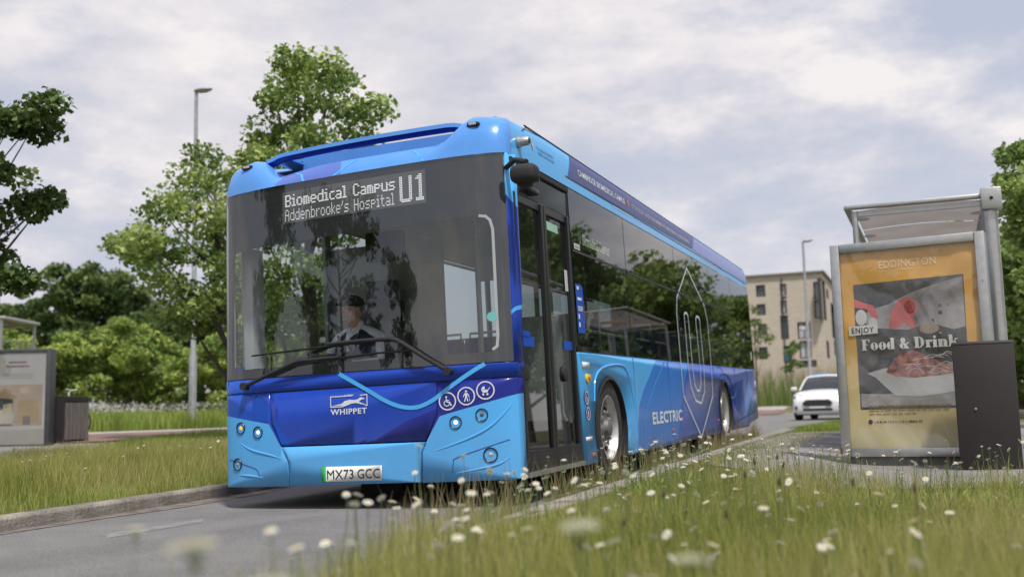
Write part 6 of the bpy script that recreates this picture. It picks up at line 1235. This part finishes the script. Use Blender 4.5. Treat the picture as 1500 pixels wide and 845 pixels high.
loft('roof', [gsec(1.72, .63, .61, 1.36, 1.40), gsec(1.9, .63, .60, 1.40, 1.455), gsec(3.1, .62, .58, 1.39, 1.45), gsec(3.62, .60, .55, 1.27, 1.32)], M_CARW, CAR)
for sx in (-1, 1):
    MB().tube([(sx*.745, 1.02, .97), (sx*.665, 1.5, 1.30), (sx*.625, 1.78, 1.41)], .030, 6).tube([(sx*.70, 2.6, .97), (sx*.62, 2.6, 1.41)], .03, 6).build('windscreen_pillar', M_CARW, CAR, 50)
    h_ = MB(); h_.sphere((sx*.66, .27, .735), (.17, .16, .085), 14, 8); lm = h_.build('headlight', mat('car_headlight', (.30, .31, .33), .2, var=.3), CAR, 50); lm.rotation_euler = (0, 0, 0); MB().sphere((sx*.62, .13, .735), (.07, .03, .045), 12, 8).build('lens', mat('car_lamp_lit', (.9, .9, .85), .2, emit=(1, .97, .88), estr=1.2), lm, 50)
    MB().rbox((sx*.60, .035, .40), (.24, .05, .12), .04, 2).build('fog_recess', M_BLACK, CAR, 40)
    mi_ = MB().rbox((sx*.98, 1.25, 1.02), (.20, .12, .14), .04, 3).build('door_mirror', M_CARW, CAR, 50)
    for y_ in (.74, 3.22):
        w_ = MB().lathe([(-.10, .20), (-.10, .29), (-.07, .31), (.07, .31), (.10, .29), (.10, .20)], (0, 0, 0), 'X', 24, True).build('wheel', M_RUBBER, CAR, 40); w_.location = (sx*.755, y_, .31); MB().lathe([(.06*sx, .205), (.09*sx, .20), (.07*sx, .05), (.09*sx, .001)], (0, 0, 0), 'X', 20).build('rim', M_ALLOY, w_, 40)
MB().add([(-.40, .0, .47), (.40, .0, .47), (.48, .015, .56), (.36, .04, .665), (-.36, .04, .665), (-.48, .015, .56)], [(0, 1, 2, 3, 4, 5)]).build('grille', M_BLACK, CAR).location = (0, -.045, -.02)
MB().rbox((0, -.0, .335), (.92, .05, .075), .02, 2).build('lower_grille', M_BLACK, CAR, 40); MB().rbox((0, -.03, .43), (.52, .012, .11), .003, 1).build('number_plate', M_PLATE, CAR)
MB().box((0, 1.9, .20), (1.5, 3.5, .08)).build('underside', M_DARK, CAR); MB().tube([(-.5, 1.08, 1.0), (-.1, 1.15, 1.04), (.3, 1.10, 1.0)], .01, 5).build('wiper', M_BLACK, CAR); MB().sphere((0, .07, .715), (.055, .012, .022), 12, 6).build('badge', M_CHROME, CAR, 50)
# parked vehicles by the building
def van(label, px, py, d, col):
    q = D(px, py, d); t = empty('parked_van', (q.x, q.y, q.z-1.0), (0, 0, YAW)); tag(t, label, 'van'); m_ = mat('van_%d' % px, col, .4)
    MB().add([(x_, y_, z_) for y_ in (-.9, .9) for x_, z_ in ((-2.3, .3), (2.3, .3), (2.3, 1.95), (-.9, 2.0), (-1.5, 1.25), (-2.3, 1.05))], [(0, 1, 2, 3, 4, 5), (11, 10, 9, 8, 7, 6)]+[(k, k+6, (k+1) % 6+6, (k+1) % 6) for k in range(6)]).build('body', m_, t, bevel=.06)
    MB().add([(-1.38, -.915, 1.25), (-.2, -.915, 1.25), (-.2, -.915, 1.75), (-.9, -.915, 1.75)], [(0, 1, 2, 3)]).build('window', M_CARG, t)
    for x_ in (-1.5, 1.4): MB().lathe([(-.1, .33), (.1, .33)], (x_, -.85, .33), 'Y', 18).build('wheel', M_RUBBER, t, 40)
van('white van parked far off at the corner of the brick building', 1246, 532, 100, (.6, .62, .64))
